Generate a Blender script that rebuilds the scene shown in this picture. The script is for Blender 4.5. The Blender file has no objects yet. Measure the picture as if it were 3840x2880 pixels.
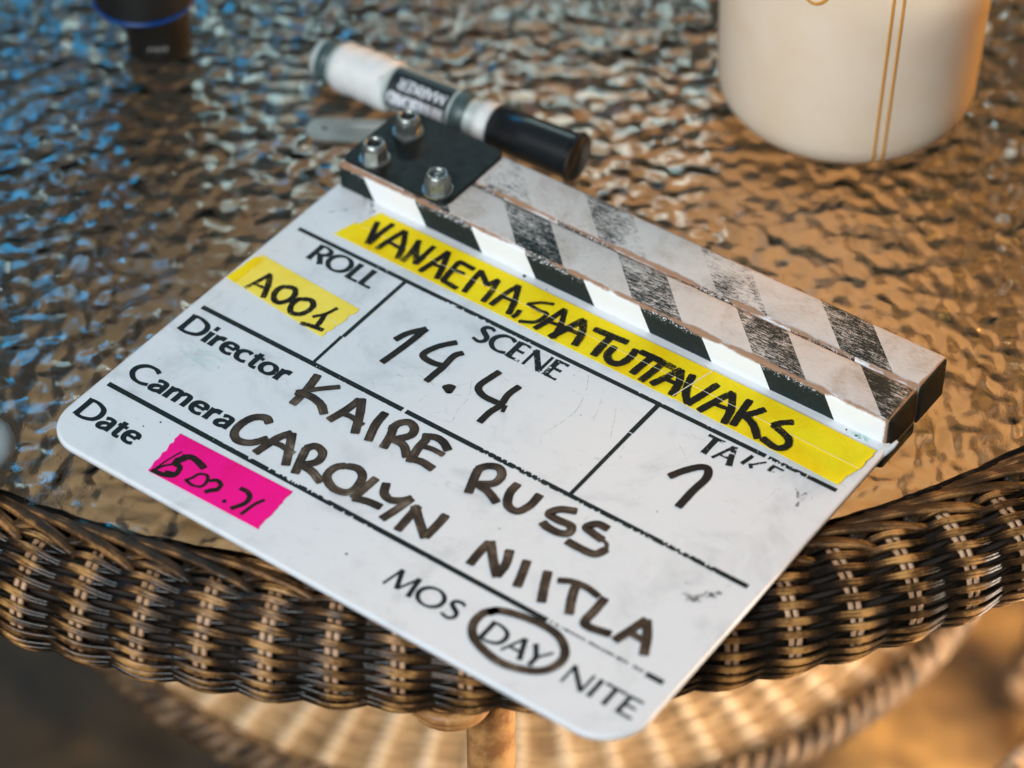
import bpy, math, random
import numpy as np
from mathutils import Vector, Matrix

# ------------------------------------------------------------------ camera, world, lamps, exposure
sc = bpy.context.scene
cd = bpy.data.cameras.new("camera"); cam = bpy.data.objects.new("camera", cd); sc.collection.objects.link(cam)
cam.matrix_world = Matrix(((0.999989, 0.004647, 0.0, 0.0),
                           (-0.003201, 0.688831, -0.724915, 0.0),
                           (-0.003369, 0.724907, 0.688838, 0.6656),
                           (0, 0, 0, 1)))
cd.sensor_width = 36.0; cd.lens = 95.89; cd.clip_start = 0.01; cd.clip_end = 60.0
cd.dof.use_dof = True; cd.dof.focus_distance = 0.948; cd.dof.aperture_fstop = 5.2
sc.camera = cam

world = bpy.data.worlds.new("World"); sc.world = world; world.use_nodes = True
wn = world.node_tree.nodes; wl = world.node_tree.links
bg = wn["Background"]; bg.inputs["Strength"].default_value = 0.18
wtc = wn.new("ShaderNodeTexCoord"); wsep = wn.new("ShaderNodeSeparateXYZ"); wr = wn.new("ShaderNodeValToRGB")
wl.new(wtc.outputs["Generated"], wsep.inputs[0]); wl.new(wsep.outputs["Z"], wr.inputs[0]); wl.new(wr.outputs[0], bg.inputs[0])
wr.color_ramp.elements[0].position = 0.0; wr.color_ramp.elements[0].color = (0.50, 0.38, 0.27, 1)
wr.color_ramp.elements[1].position = 0.9; wr.color_ramp.elements[1].color = (0.55, 0.62, 0.68, 1)
e = wr.color_ramp.elements.new(0.35); e.color = (0.30, 0.27, 0.24, 1)

def area(name, loc, target, sx, sy, power, color):
    l = bpy.data.lights.new(name, 'AREA'); l.shape = 'RECTANGLE'; l.size = sx; l.size_y = sy
    l.energy = power; l.color = color
    o = bpy.data.objects.new(name, l); sc.collection.objects.link(o); o.location = loc
    o.rotation_euler = (Vector(target) - Vector(loc)).to_track_quat('-Z', 'Y').to_euler()
    return o
area("daylight_opening", (-0.85, -0.85, 1.50), (0.0, 0.75, 0.0), 1.0, 0.9, 60.0, (0.88, 0.95, 1.0))
area("far_window", (0.0, 3.3, 1.52), (0.0, 0.9, 0.0), 0.72, 0.24, 7.5, (0.72, 0.97, 0.97))
area("blue_window", (-0.95, 3.2, 1.50), (-0.2, 0.9, 0.0), 0.55, 0.26, 6.5, (0.0, 0.45, 0.95))
area("warm_lamp", (0.75, 1.30, 0.32), (0.13, 0.87, 0.07), 0.25, 0.25, 8.0, (1.0, 0.46, 0.09))
area("low_warm_fill", (0.46, 0.66, -0.15), (0.08, 0.85, -0.3), 0.26, 0.16, 6.4, (1.0, 0.84, 0.66))  # added unseen lamp, brightens the shelf from the lower right

sc.view_settings.view_transform = 'Standard'; sc.view_settings.look = 'None'
sc.view_settings.gamma = 1.0; sc.view_settings.exposure = 0.05; sc.view_settings.use_curve_mapping = False
sc.render.engine = 'CYCLES'
cy = sc.cycles
cy.max_bounces = 10; cy.diffuse_bounces = 3; cy.glossy_bounces = 4; cy.transmission_bounces = 8; cy.transparent_max_bounces = 16
cy.caustics_refractive = False; cy.caustics_reflective = False; cy.sample_clamp_indirect = 4.0; cy.blur_glossy = 0.3
try:
    cy.use_denoising = True; cy.denoiser = 'OPENIMAGEDENOISE'
except Exception:
    pass
R = random.Random(7)

# ------------------------------------------------------------------ object helpers
def tag(o, label=None, cat=None, group=None, kind=None):
    for k, v in (("label", label), ("category", cat), ("group", group), ("kind", kind)):
        if v: o[k] = v
    return o
def empty(name, loc=(0, 0, 0), rz=0.0, label=None, cat=None, group=None):
    o = bpy.data.objects.new(name, None); sc.collection.objects.link(o)
    o.location = loc; o.rotation_euler = (0, 0, rz); o.empty_display_size = 0.02
    return tag(o, label, cat, group)
class MB:
    """collects geometry for one mesh object"""
    def __init__(s): s.v = []; s.f = []; s.m = []; s.uv = []; s.sm = []; s.n = 0
    def add(s, verts, faces, mat=0, uvs=None, smooth=False):
        b = s.n
        s.v.extend([tuple(map(float, p)) for p in verts]); s.n += len(verts)
        for f in faces: s.f.append(tuple(b + i for i in f))
        s.m.extend([mat] * len(faces)); s.sm.extend([smooth] * len(faces))
        s.uv.extend(uvs if uvs is not None else [(0.0, 0.0)] * len(verts))
        return b
    def build(s, name, mats, parent=None):
        me = bpy.data.meshes.new(name); me.from_pydata(s.v, [], s.f)
        me.polygons.foreach_set("material_index", s.m); me.polygons.foreach_set("use_smooth", s.sm)
        uvl = me.uv_layers.new(name="UVMap")
        vi = np.empty(len(me.loops), dtype=np.int32); me.loops.foreach_get("vertex_index", vi)
        uvl.data.foreach_set("uv", np.array(s.uv, dtype=np.float32)[vi].ravel())
        for m in (mats if isinstance(mats, (list, tuple)) else [mats]): me.materials.append(m)
        me.update(); o = bpy.data.objects.new(name, me); sc.collection.objects.link(o)
        if parent: o.parent = parent
        return o
def tube(mb, P, rad, sides=6, closed=False, mat=0, flat=1.0, up=None):
    """sweep a ring along the points P; rad scalar or array; uv = (arc length mm, around)"""
    P = np.asarray(P, float); n = len(P)
    r = np.full(n, rad) if np.isscalar(rad) else np.asarray(rad, float)
    if closed: T = np.roll(P, -1, 0) - np.roll(P, 1, 0)
    else: T = np.gradient(P, axis=0)
    T /= np.linalg.norm(T, axis=1)[:, None] + 1e-12
    U = np.tile(np.array([0, 0, 1.0]), (n, 1)) if up is None else np.asarray(up, float)
    Bn = np.cross(T, U); Bn /= np.linalg.norm(Bn, axis=1)[:, None] + 1e-12
    Nn = np.cross(Bn, T)
    a = np.linspace(0, 2 * np.pi, sides, endpoint=False)
    V = P[:, None, :] + r[:, None, None] * (np.cos(a)[None, :, None] * Bn[:, None, :] + flat * np.sin(a)[None, :, None] * Nn[:, None, :])
    L = np.r_[0, np.cumsum(np.linalg.norm(np.diff(P, axis=0), axis=1))] * 1000
    uv = [(L[i], k / sides) for i in range(n) for k in range(sides)]
    F = []
    m = n if closed else n - 1
    for i in range(m):
        j = (i + 1) % n
        for k in range(sides):
            k2 = (k + 1) % sides
            F.append((i * sides + k, i * sides + k2, j * sides + k2, j * sides + k))
    if not closed:
        F.append(tuple(range(sides))[::-1]); F.append(tuple((n - 1) * sides + k for k in range(sides)))
    mb.add(V.reshape(-1, 3), F, mat, uv, True)
def lathe(mb, prof, n=48, axis='Z', mat=0, off=(0, 0, 0), smooth=True, caps=False):
    V = []; F = []; U = []
    for i, (r, h) in enumerate(prof):
        for k in range(n):
            a = 2 * math.pi * k / n
            p = (r * math.cos(a), r * math.sin(a), h) if axis == 'Z' else (h, r * math.cos(a), r * math.sin(a))
            V.append((p[0] + off[0], p[1] + off[1], p[2] + off[2])); U.append((h * 1000, k / n))
    for i in range(len(prof) - 1):
        for k in range(n):
            k2 = (k + 1) % n
            F.append((i * n + k, i * n + k2, (i + 1) * n + k2, (i + 1) * n + k))
    if caps:
        F.append(tuple(range(n))[::-1]); F.append(tuple((len(prof) - 1) * n + k for k in range(n)))
    mb.add(V, F, mat, U, smooth)
def prism(mb, poly, z0, z1, mat=0, bev=0.0):
    """closed outline extruded from z0 to z1, top edge rounded by bev"""
    P = np.array(poly, float); n = len(P); rings = []
    if bev > 0:
        d1 = np.roll(P, -1, 0) - P; d0 = P - np.roll(P, 1, 0)
        nrm = np.stack([d1[:, 1] + d0[:, 1], -(d1[:, 0] + d0[:, 0])], 1)
        nrm /= np.linalg.norm(nrm, axis=1)[:, None] + 1e-12
        rings.append((P - nrm * bev, z0))
        rings.append((P, z0 + bev))
        for k in range(0, 5):
            a = math.pi / 2 * k / 4
            rings.append((P - nrm * bev * (1 - math.cos(a)), z1 - bev + bev * math.sin(a)))
    else:
        rings = [(P, z0), (P, z1)]
    V = []; F = []
    for Q, z in rings: V += [(q[0], q[1], z) for q in Q]
    for i in range(len(rings) - 1):
        for k in range(n):
            k2 = (k + 1) % n; F.append((i * n + k, i * n + k2, (i + 1) * n + k2, (i + 1) * n + k))
    mb.add(V, F, mat, None, bev > 0)
    mb.add([(q[0], q[1], rings[-1][1]) for q in rings[-1][0]], [tuple(range(n))], mat)
    mb.add([(q[0], q[1], z0) for q in rings[0][0]], [tuple(range(n))[::-1]], mat)
def rrect(x0, y0, x1, y1, r, seg=8):
    if not isinstance(r, (list, tuple)): r = [r] * 4
    out = []
    for (cx, cy_, a0, rr) in ((x1 - r[0], y0 + r[0], -90, r[0]), (x1 - r[1], y1 - r[1], 0, r[1]), (x0 + r[2], y1 - r[2], 90, r[2]), (x0 + r[3], y0 + r[3], 180, r[3])):
        for k in range(seg + 1):
            a = math.radians(a0 + 90 * k / seg); out.append((cx + rr * math.cos(a), cy_ + rr * math.sin(a)))
    return out

# ------------------------------------------------------------------ material helpers
class NT:
    def __init__(s, name):
        s.mat = bpy.data.materials.new(name); s.mat.use_nodes = True; s.t = s.mat.node_tree
        s.n = s.t.nodes; s.l = s.t.links; s.bsdf = s.n["Principled BSDF"]; s.out = s.n["Material Output"]
    def new(s, k): return s.n.new(k)
    def put(s, sock, v):
        if hasattr(v, "is_linked") or isinstance(v, bpy.types.NodeSocket): s.l.new(v, sock)
        else: sock.default_value = v
    def math(s, op, a, b=0.0, c=0.0, clamp=False):
        m = s.new("ShaderNodeMath"); m.operation = op; m.use_clamp = clamp
        s.put(m.inputs[0], a); s.put(m.inputs[1], b); s.put(m.inputs[2], c); return m.outputs[0]
    def add(s, a, b): return s.math('ADD', a, b)
    def sub(s, a, b): return s.math('SUBTRACT', a, b)
    def mul(s, a, b): return s.math('MULTIPLY', a, b)
    def mx(s, a, b): return s.math('MAXIMUM', a, b)
    def mn(s, a, b): return s.math('MINIMUM', a, b)
    def step(s, v, lo, hi):
        m = s.new("ShaderNodeMapRange"); m.interpolation_type = 'SMOOTHSTEP'
        s.put(m.inputs[0], v); m.inputs[1].default_value = lo; m.inputs[2].default_value = hi; return m.outputs[0]
    def coord(s, which="Object"):
        t = s.new("ShaderNodeTexCoord"); return t.outputs[which]
    def xyz(s, v):
        t = s.new("ShaderNodeSeparateXYZ"); s.put(t.inputs[0], v); return t.outputs
    def comb(s, x, y, z):
        t = s.new("ShaderNodeCombineXYZ"); s.put(t.inputs[0], x); s.put(t.inputs[1], y); s.put(t.inputs[2], z); return t.outputs[0]
    def scale(s, v, xs, ys, zs):
        m = s.new("ShaderNodeVectorMath"); m.operation = 'MULTIPLY'; s.put(m.inputs[0], v); m.inputs[1].default_value = (xs, ys, zs); return m.outputs[0]
    def noise(s, v, sc_, det=3.0, rough=0.55, dist=0.0):
        t = s.new("ShaderNodeTexNoise"); s.put(t.inputs["Vector"], v); t.inputs["Scale"].default_value = sc_
        t.inputs["Detail"].default_value = det; t.inputs["Roughness"].default_value = rough; t.inputs["Distortion"].default_value = dist
        return t.outputs[0]
    def mix(s, f, a, b):
        m = s.new("ShaderNodeMix"); m.data_type = 'RGBA'
        s.put(m.inputs[0], f); s.put(m.inputs[6], a if not isinstance(a, tuple) else (*a, 1)); s.put(m.inputs[7], b if not isinstance(b, tuple) else (*b, 1))
        return m.outputs[2]
    def ramp(s, f, stops):
        r = s.new("ShaderNodeValToRGB"); s.put(r.inputs[0], f); el = r.color_ramp.elements
        while len(el) < len(stops): el.new(0.5)
        for e_, (p, c) in zip(el, stops): e_.position = p; e_.color = (*c, 1)
        return r.outputs[0]
    def bump(s, h, dist, strength=1.0, normal=None):
        b = s.new("ShaderNodeBump"); s.put(b.inputs["Height"], h); b.inputs["Distance"].default_value = dist
        b.inputs["Strength"].default_value = strength
        if normal is not None: s.l.new(normal, b.inputs["Normal"])
        return b.outputs[0]
    def pr(s, color=None, rough=None, metal=None, normal=None, **kw):
        b = s.bsdf.inputs
        if color is not None: s.put(b["Base Color"], color if not isinstance(color, tuple) else (*color, 1))
        if rough is not None: s.put(b["Roughness"], rough)
        if metal is not None: s.put(b["Metallic"], metal)
        if normal is not None: s.l.new(normal, b["Normal"])
        for k, v in kw.items(): s.put(b[k.replace("_", " ")], v)
        return s.mat
def cutout(nt, keep):
    """keep = 1 shows the surface, 0 lets what lies beneath show (chipped ink or paint)"""
    tr = nt.new("ShaderNodeBsdfTransparent"); mx = nt.new("ShaderNodeMixShader")
    nt.put(mx.inputs[0], keep); nt.l.new(tr.outputs[0], mx.inputs[1]); nt.l.new(nt.bsdf.outputs[0], mx.inputs[2])
    nt.l.new(mx.outputs[0], nt.out.inputs[0])

# ---- materials
def m_board():
    t = NT("white_acrylic"); c = t.coord()
    n1 = t.noise(c, 38, 5, 0.65, 0.6); n2 = t.noise(c, 260, 4, 0.6); n3 = t.noise(t.scale(c, 1, 2.2, 1), 90, 5, 0.7, 1.5)
    base = t.mix(t.step(n1, 0.48, 0.80), (0.72, 0.74, 0.76), (0.54, 0.56, 0.58))
    base = t.mix(t.mul(t.step(n3, 0.58, 0.80), 0.42), base, (0.30, 0.31, 0.32))
    base = t.mix(t.mul(t.step(n2, 0.70, 0.76), 0.30), base, (0.12, 0.12, 0.12))
    p = t.xyz(c)
    d = t.math('SQRT', t.add(t.math('POWER', t.sub(p[0], 0.018), 2.0), t.math('POWER', t.mul(t.sub(p[1], -0.074), 1.6), 2.0)))
    g = t.mul(t.mul(t.step(d, 0.014, 0.0), t.step(n3, 0.42, 0.66)), 0.4)
    base = t.mix(g, base, (0.20, 0.50, 0.42))
    d2 = t.math('SQRT', t.add(t.math('POWER', t.sub(p[0], 0.2268), 2.0), t.math('POWER', t.mul(t.sub(p[1], 0.0265), 2.0), 2.0)))
    g2 = t.mul(t.step(d2, 0.006, 0.001), t.step(n2, 0.45, 0.55))
    base = t.mix(t.mul(g2, 0.8), base, (0.06, 0.36, 0.28))
    return t.pr(base, t.add(0.27, t.mul(n1, 0.25)), normal=t.bump(n2, 0.00006, 0.5), Specular_IOR_Level=0.35, Subsurface_Weight=0.12, Subsurface_Scale=0.003)
def m_print():
    t = NT("printed_black"); c = t.coord(); p = t.xyz(c)
    n = t.noise(c, 520, 4, 0.7, 0.4); nb = t.noise(c, 42, 2); nl = t.noise(t.scale(c, 1, 1, 1), 1500, 2, 0.6)
    thr = t.add(0.70, t.mul(t.sub(0.5, nb), 0.42))
    keep = t.math('LESS_THAN', n, thr)
    t.pr(t.mix(t.step(nl, 0.55, 0.75), (0.007, 0.011, 0.011), (0.035, 0.04, 0.04)), 0.5, Specular_IOR_Level=0.25)
    cutout(t, keep); return t.mat
def m_text():
    t = NT("printed_lettering"); c = t.coord(); p = t.xyz(c)
    n = t.noise(t.scale(c, 1, 1.6, 1), 420, 3, 0.65, 0.6)
    worn = t.mul(t.step(p[0], 0.098, 0.110), t.step(p[1], -0.03, -0.012))
    keep = t.math('LESS_THAN', n, t.sub(0.74, t.mul(worn, 0.12)))
    t.pr((0.007, 0.010, 0.011), 0.5, Specular_IOR_Level=0.25); cutout(t, keep); return t.mat
def m_ink():
    t = NT("dry_wipe_ink"); uv = t.coord("UV"); p = t.xyz(uv); c = t.coord()
    st = t.noise(t.comb(t.mul(p[0], 0.05), t.mul(p[1], 2.6), 0.0), 1.6, 4, 0.7)
    bl = t.noise(c, 130, 2)
    v = t.add(t.mul(st, 0.62), t.mul(bl, 0.50))
    edge = t.math('ABSOLUTE', p[1])
    v = t.sub(v, t.mul(t.step(edge, 0.70, 1.0), 0.10))
    q = t.xyz(c)
    v = t.sub(t.add(v, 0.02), t.mul(t.step(q[1], -0.062, -0.045), 0.16))
    col = t.ramp(v, [(0.44, (0.012, 0.008, 0.006)), (0.55, (0.034, 0.021, 0.013)), (0.66, (0.085, 0.057, 0.036)), (0.78, (0.28, 0.23, 0.18))])
    t.pr(col, 0.5, Specular_IOR_Level=0.25)
    en = t.noise(t.comb(t.mul(p[0], 0.5), t.mul(p[1], 3.5), 1.3), 2.0, 2)
    keep = t.math('GREATER_THAN', t.add(t.mul(en, 1.3), t.mul(t.sub(1.12, edge), 2.5)), 0.62)
    cutout(t, keep); return t.mat
def m_tapeink():
    t = NT("marker_on_tape"); c = t.coord(); uv = t.coord("UV"); p = t.xyz(uv)
    n = t.noise(c, 1500, 3, 0.7); nb = t.noise(c, 75, 2); st = t.noise(t.comb(t.mul(p[0], 0.12), t.mul(p[1], 2.5), 0.0), 1.8, 3, 0.6)
    keep = t.step(t.add(t.add(t.mul(n, 0.5), t.mul(nb, 0.45)), t.mul(st, 0.5)), 0.93, 0.76)
    t.pr((0.016, 0.014, 0.010), 0.7, Specular_IOR_Level=0.15); cutout(t, keep); return t.mat
def m_tape(name, col, dark):
    t = NT(name); c = t.coord()
    n = t.noise(c, 900, 4, 0.7); nb = t.noise(c, 60, 4, 0.6, 0.5)
    base = t.mix(t.step(nb, 0.40, 0.72), col, dark)
    base = t.mix(t.mul(t.step(n, 0.66, 0.74), 0.45), base, tuple(x * 0.5 for x in dark))
    cr_ = t.noise(t.scale(c, 1, 0.25, 1), 420, 3, 0.6)
    wk = t.noise(t.scale(c, 1, 0.4, 1), 95, 3, 0.6, 0.8)
    return t.pr(base, 0.68, normal=t.bump(wk, 0.0009, 0.6, t.bump(t.add(n, cr_), 0.00014, 0.8)), Specular_IOR_Level=0.15)
def m_grey(name, col, keep):
    t = NT(name); t.pr(col, 0.5); n = t.noise(t.coord(), 500, 3, 0.7, 0.5)
    cutout(t, t.mul(t.step(n, 0.40, 0.62), keep)); return t.mat
def m_stick(name, vref, start, wearb, y0, y1):
    """weathered white paint with black slanted bars, bare wood at the edges"""
    t = NT(name); c = t.coord(); s = t.scale(c, 1000, 1000, 1000); p = t.xyz(s); nr = t.xyz(t.coord("Normal"))
    g = t.noise(t.comb(t.mul(p[0], 0.10), t.mul(p[1], 2.1), t.mul(p[2], 2.1)), 1.0, 5, 0.75, 0.25)
    gf = t.noise(t.comb(t.mul(p[0], 0.34), t.mul(p[1], 3.4), t.mul(p[2], 3.4)), 1.0, 4, 0.82)
    blot = t.noise(s, 0.055, 3, 0.6, 0.5); spk = t.noise(s, 1.3, 4, 0.75)
    # bars on the top
    ut = t.sub(t.sub(p[0], t.mul(t.sub(vref, p[1]), 1.05)), start)
    fr = t.math('FRACT', t.math('DIVIDE', t.add(ut, 510.0), 51.0))
    bar_t = t.mul(t.math('LESS_THAN', fr, 0.42), t.math('GREATER_THAN', fr, 0.004))
    # bars on the front edge
    uf = t.sub(t.sub(p[0], t.mul(t.sub(11.0, p[2]), 0.50)), 33.0)
    ff = t.math('FRACT', t.math('DIVIDE', t.add(uf, 502.0), 50.2))
    bar_f = t.math('LESS_THAN', ff, 0.52)
    front = t.math('LESS_THAN', nr[1], -0.55)
    end = t.math('GREATER_THAN', nr[0], 0.6)
    # wear of the black paint
    tw = t.add(t.add(t.mul(gf, 0.58), t.mul(g, 0.34)), t.add(t.mul(blot, 0.24), t.mul(spk, 0.16)))
    wr_ = t.step(p[0], 250.0, 150.0) if wearb else t.step(p[0], 300.0, 100.0)
    thr = t.add(0.72 if not wearb else 0.74, t.mul(wr_, -0.10 if wearb else -0.035))
    keep_t = t.step(t.sub(thr, tw), -0.012, 0.012)
    topband = t.step(p[2], 6.0, 10.5)
    keep_f = t.step(t.sub(t.sub(0.66, t.mul(topband, 0.13)), t.add(t.mul(spk, 0.65), t.mul(gf, 0.35))), -0.01, 0.015)
    black = t.mix(t.step(spk, 0.5, 0.8), (0.010, 0.017, 0.016), (0.03, 0.05, 0.045))
    wt = t.ramp(t.add(t.mul(gf, 0.6), t.mul(blot, 0.5)), [(0.36, (0.22, 0.15, 0.10)), (0.45, (0.46, 0.40, 0.35)), (0.56, (0.62, 0.58, 0.55)), (0.70, (0.66, 0.62, 0.58))])
    wf = t.mix(t.mul(t.step(gf, 0.50, 0.75), 0.15), (0.90, 0.91, 0.93), (0.70, 0.66, 0.62))
    top = t.mix(t.mul(bar_t, keep_t), wt, black)
    frt = t.mix(t.mul(bar_f, keep_f), wf, black)
    col = t.mix(front, top, frt)
    endc = t.mix(t.step(t.noise(t.comb(t.mul(p[0], 1.0), t.mul(p[1], 0.7), t.mul(p[2], 0.12)), 1.6, 4, 0.7), 0.45, 0.75), (0.006, 0.011, 0.011), (0.030, 0.042, 0.042))
    col = t.mix(end, col, endc)
    # bare wood along the arrises
    dy = t.mn(t.sub(p[1], y0), t.sub(y1, p[1])); dz = t.sub(11.2, p[2]); dx = t.sub(236.2, p[0])
    e1 = t.add(t.mx(dy, dz), 0.0); e2 = t.mx(dx, dz); e3 = t.mx(dy, dx)
    ed = t.mn(t.mn(e1, e2), e3)
    en = t.sub(t.add(t.mul(t.step(blot, 0.2, 0.8), 0.9), t.mul(gf, 1.25)), t.mul(end, 0.75))
    wood = t.step(t.sub(ed, t.mul(en, 1.9)), -0.35, -1.25)
    wc = t.mix(gf, (0.20, 0.090, 0.040), (0.50, 0.30, 0.19))
    col = t.mix(wood, col, wc)
    return t.pr(col, t.add(0.45, t.mul(gf, 0.35)), Specular_IOR_Level=0.3, normal=t.bump(t.add(g, t.mul(gf, 0.5)), 0.00025, 0.7))
def m_plain(name, col, rough, metal=0.0, nscale=0, namt=0.3, bumpd=0.0, **kw):
    t = NT(name)
    if nscale:
        n = t.noise(t.coord(), nscale, 4, 0.6)
        c_ = t.mix(t.step(n, 0.35, 0.75), col, tuple(x * (1 - namt) for x in col))
        t.pr(c_, t.add(rough, t.mul(t.sub(n, 0.5), 0.25)), metal, normal=t.bump(n, bumpd, 0.6) if bumpd else None, **kw)
    else: t.pr(col, rough, metal, **kw)
    return t.mat
def m_glass():
    t = NT("hammered_glass"); c = t.coord()
    w = t.noise(c, 30, 2, 0.5)
    wv = t.new("ShaderNodeVectorMath"); wv.operation = 'ADD'
    nv = t.new("ShaderNodeTexNoise"); t.put(nv.inputs["Vector"], c); nv.inputs["Scale"].default_value = 80; nv.inputs["Detail"].default_value = 2
    sc2 = t.new("ShaderNodeVectorMath"); sc2.operation = 'SCALE'; t.l.new(nv.outputs[1], sc2.inputs[0]); sc2.inputs[3].default_value = 0.004
    t.put(wv.inputs[0], t.scale(c, 0.85, 1.0, 1.0)); t.l.new(sc2.outputs[0], wv.inputs[1])
    vo = t.new("ShaderNodeTexVoronoi"); vo.feature = 'SMOOTH_F1'; vo.inputs["Smoothness"].default_value = 0.5; vo.inputs["Scale"].default_value = 135
    vo.inputs["Randomness"].default_value = 0.85
    t.l.new(wv.outputs[0], vo.inputs["Vector"])
    fine = t.noise(t.scale(c, 1.3, 0.8, 1), 850, 3, 0.65); amp = t.noise(c, 11, 2, 0.5)
    na = t.noise(t.scale(c, 1.05, 0.9, 1), 132, 0, 0.5, 0.25); nb_ = t.noise(t.scale(c, 1.1, 0.9, 1), 70, 0, 0.5); d = vo.outputs["Distance"]
    h = t.add(t.add(na, t.mul(nb_, 0.5)), t.mul(t.mul(d, d), -0.08))
    h = t.mul(h, t.add(0.55, t.mul(t.step(amp, 0.30, 0.62), 0.45)))
    b1 = t.bump(h, GLASS_BUMP, 1.0); b2 = t.bump(fine, 0.00008, 1.0, b1)
    gl = t.new("ShaderNodeBsdfGlass"); gl.inputs["IOR"].default_value = 1.46; gl.inputs["Roughness"].default_value = 0.03
    gl.inputs["Color"].default_value = (0.93, 0.95, 0.93, 1); t.l.new(b2, gl.inputs["Normal"])
    t.l.new(gl.outputs[0], t.out.inputs[0]); t.n.remove(t.bsdf); return t.mat
GLASS_BUMP = 0.0020
def m_cane(name, dark, mid, light, bias, rough=0.3, crest=None):
    t = NT(name); c = t.coord(); uv = t.xyz(t.coord("UV"))
    n = t.noise(c, 70, 3, 0.6); n2 = t.noise(t.comb(t.mul(uv[0], 0.05), t.mul(uv[1], 4.0), t.mul(uv[0], 0.013)), 1.5, 4, 0.65)
    n3 = t.noise(c, 1200, 3, 0.7)
    v = t.add(t.add(t.mul(n, 0.40), t.mul(n2, 0.55)), t.add(t.mul(n3, 0.12), bias))
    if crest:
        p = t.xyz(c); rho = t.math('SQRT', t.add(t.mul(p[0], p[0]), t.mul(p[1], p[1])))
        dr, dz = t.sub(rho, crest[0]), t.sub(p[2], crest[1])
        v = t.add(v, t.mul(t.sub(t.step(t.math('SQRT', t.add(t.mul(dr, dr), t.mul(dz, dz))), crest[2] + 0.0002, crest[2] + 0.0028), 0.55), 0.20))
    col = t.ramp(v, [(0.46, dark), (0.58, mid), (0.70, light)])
    return t.pr(col, t.add(rough, t.mul(n, 0.15)), normal=t.bump(n3, 0.00006, 0.3), Specular_IOR_Level=0.28)

# ------------------------------------------------------------------ floor
CX, CY = -0.0155, 0.968            # centre of the round table
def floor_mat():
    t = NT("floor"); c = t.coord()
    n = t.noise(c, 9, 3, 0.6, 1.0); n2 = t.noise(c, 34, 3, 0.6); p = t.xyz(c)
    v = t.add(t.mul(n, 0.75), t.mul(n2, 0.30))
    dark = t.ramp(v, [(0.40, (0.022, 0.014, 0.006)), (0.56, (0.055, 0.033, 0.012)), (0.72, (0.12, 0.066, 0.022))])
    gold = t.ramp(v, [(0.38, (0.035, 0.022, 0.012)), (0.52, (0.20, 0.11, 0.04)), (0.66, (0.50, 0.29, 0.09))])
    return t.pr(t.mix(t.step(t.add(p[0], t.mul(n, 0.2)), 0.20, 0.32), dark, gold), 0.6)  # warm light from the right put into the colour: gold there, dark left
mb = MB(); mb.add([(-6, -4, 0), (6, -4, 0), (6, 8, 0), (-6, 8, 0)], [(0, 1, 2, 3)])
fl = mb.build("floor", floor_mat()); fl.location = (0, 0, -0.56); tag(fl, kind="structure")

# ------------------------------------------------------------------ wicker table
table = empty("wicker_table", (CX, CY, -0.56), 0, "round dark brown woven wicker table with a hammered glass top", "table")
ZT = 0.56                          # glass top height above the table's base
def tb(mb, name, mats, parent=table): return mb.build(name, mats, parent)
g = MB(); lathe(g, [(0.0005, -0.007), (0.361, -0.007), (0.3618, -0.006), (0.3618, -0.001), (0.361, 0.0), (0.0005, 0.0)], 128, smooth=False)
g.v = [(x, y, z + ZT) for x, y, z in g.v]; tb(g, "glass_top", m_glass())

RM, RR, ZR = 0.3722, 0.0205, ZT - 0.020
NC = 112
def tor(th, ph, r):
    rho = RM + r * np.sin(ph)
    return np.stack([rho * np.sin(th), -rho * np.cos(th), ZR + r * np.cos(ph)], -1)
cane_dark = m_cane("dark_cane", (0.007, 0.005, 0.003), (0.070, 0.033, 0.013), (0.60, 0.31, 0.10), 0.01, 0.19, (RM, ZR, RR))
cane_spoke = m_cane("tan_cane", (0.14, 0.07, 0.035), (0.42, 0.23, 0.12), (0.62, 0.40, 0.25), 0.08, 0.35)
cane_core = m_plain("dark_core", (0.022, 0.013, 0.008), 0.8)
def normal_up(th, ph):
    return np.stack([np.sin(ph) * np.sin(th), -np.sin(ph) * np.cos(th), np.cos(ph)], -1)
m = MB(); SEG = 7; th = np.linspace(0, 2 * np.pi, NC * SEG, endpoint=False)
rows = np.arange(math.radians(-9), math.radians(232), math.radians(6.7))
for i, ph0 in enumerate(rows):
    colp = th / (2 * np.pi) * NC
    jit = np.interp(colp, np.arange(NC + 1), [R.uniform(-1, 1) for _ in range(NC)] + [0])
    w = np.cos(np.pi * (colp + i))
    w = np.sign(w) * np.abs(w) ** 0.8
    rad = RR + 0.0012 * w + 0.0005 * np.cos(2 * np.pi * colp) + 0.00015 * jit
    ph = ph0 + np.radians(1.1) * jit + np.radians(3.0) * np.sin(np.pi * (colp + i))
    for s_ in (-1, 1):
        P = tor(th, ph + s_ * np.radians(1.45), rad)
        tube(m, P, 0.00096 + 0.00007 * jit, 6, True, 0, 1.0, normal_up(th, ph))
# spokes in pairs
for j in range(NC):
    t0 = 2 * np.pi * j / NC
    for s_ in (-1, 1):
        ph = np.linspace(math.radians(-10), math.radians(240), 40)
        t_ = np.full(40, t0 + s_ * 0.0013 / RM)
        tube(m, tor(t_, ph, np.full(40, RR - 0.0004)), 0.00115, 6, False, 1, 1.0, np.stack([np.cos(t_), np.sin(t_), 0 * t_], -1))
# dark core
V = tor(*[a.ravel() for a in np.meshgrid(np.linspace(0, 2 * np.pi, 160, endpoint=False), np.linspace(0, 2 * np.pi, 24, endpoint=False), indexing='ij')], RR - 0.0032)
F = [(a * 24 + b, a * 24 + (b + 1) % 24, ((a + 1) % 160) * 24 + (b + 1) % 24, ((a + 1) % 160) * 24 + b) for a in range(160) for b in range(24)]
m.add(V, F, 2, None, True)
rim = tb(m, "woven_rim", [cane_dark, cane_spoke, cane_core])
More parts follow.
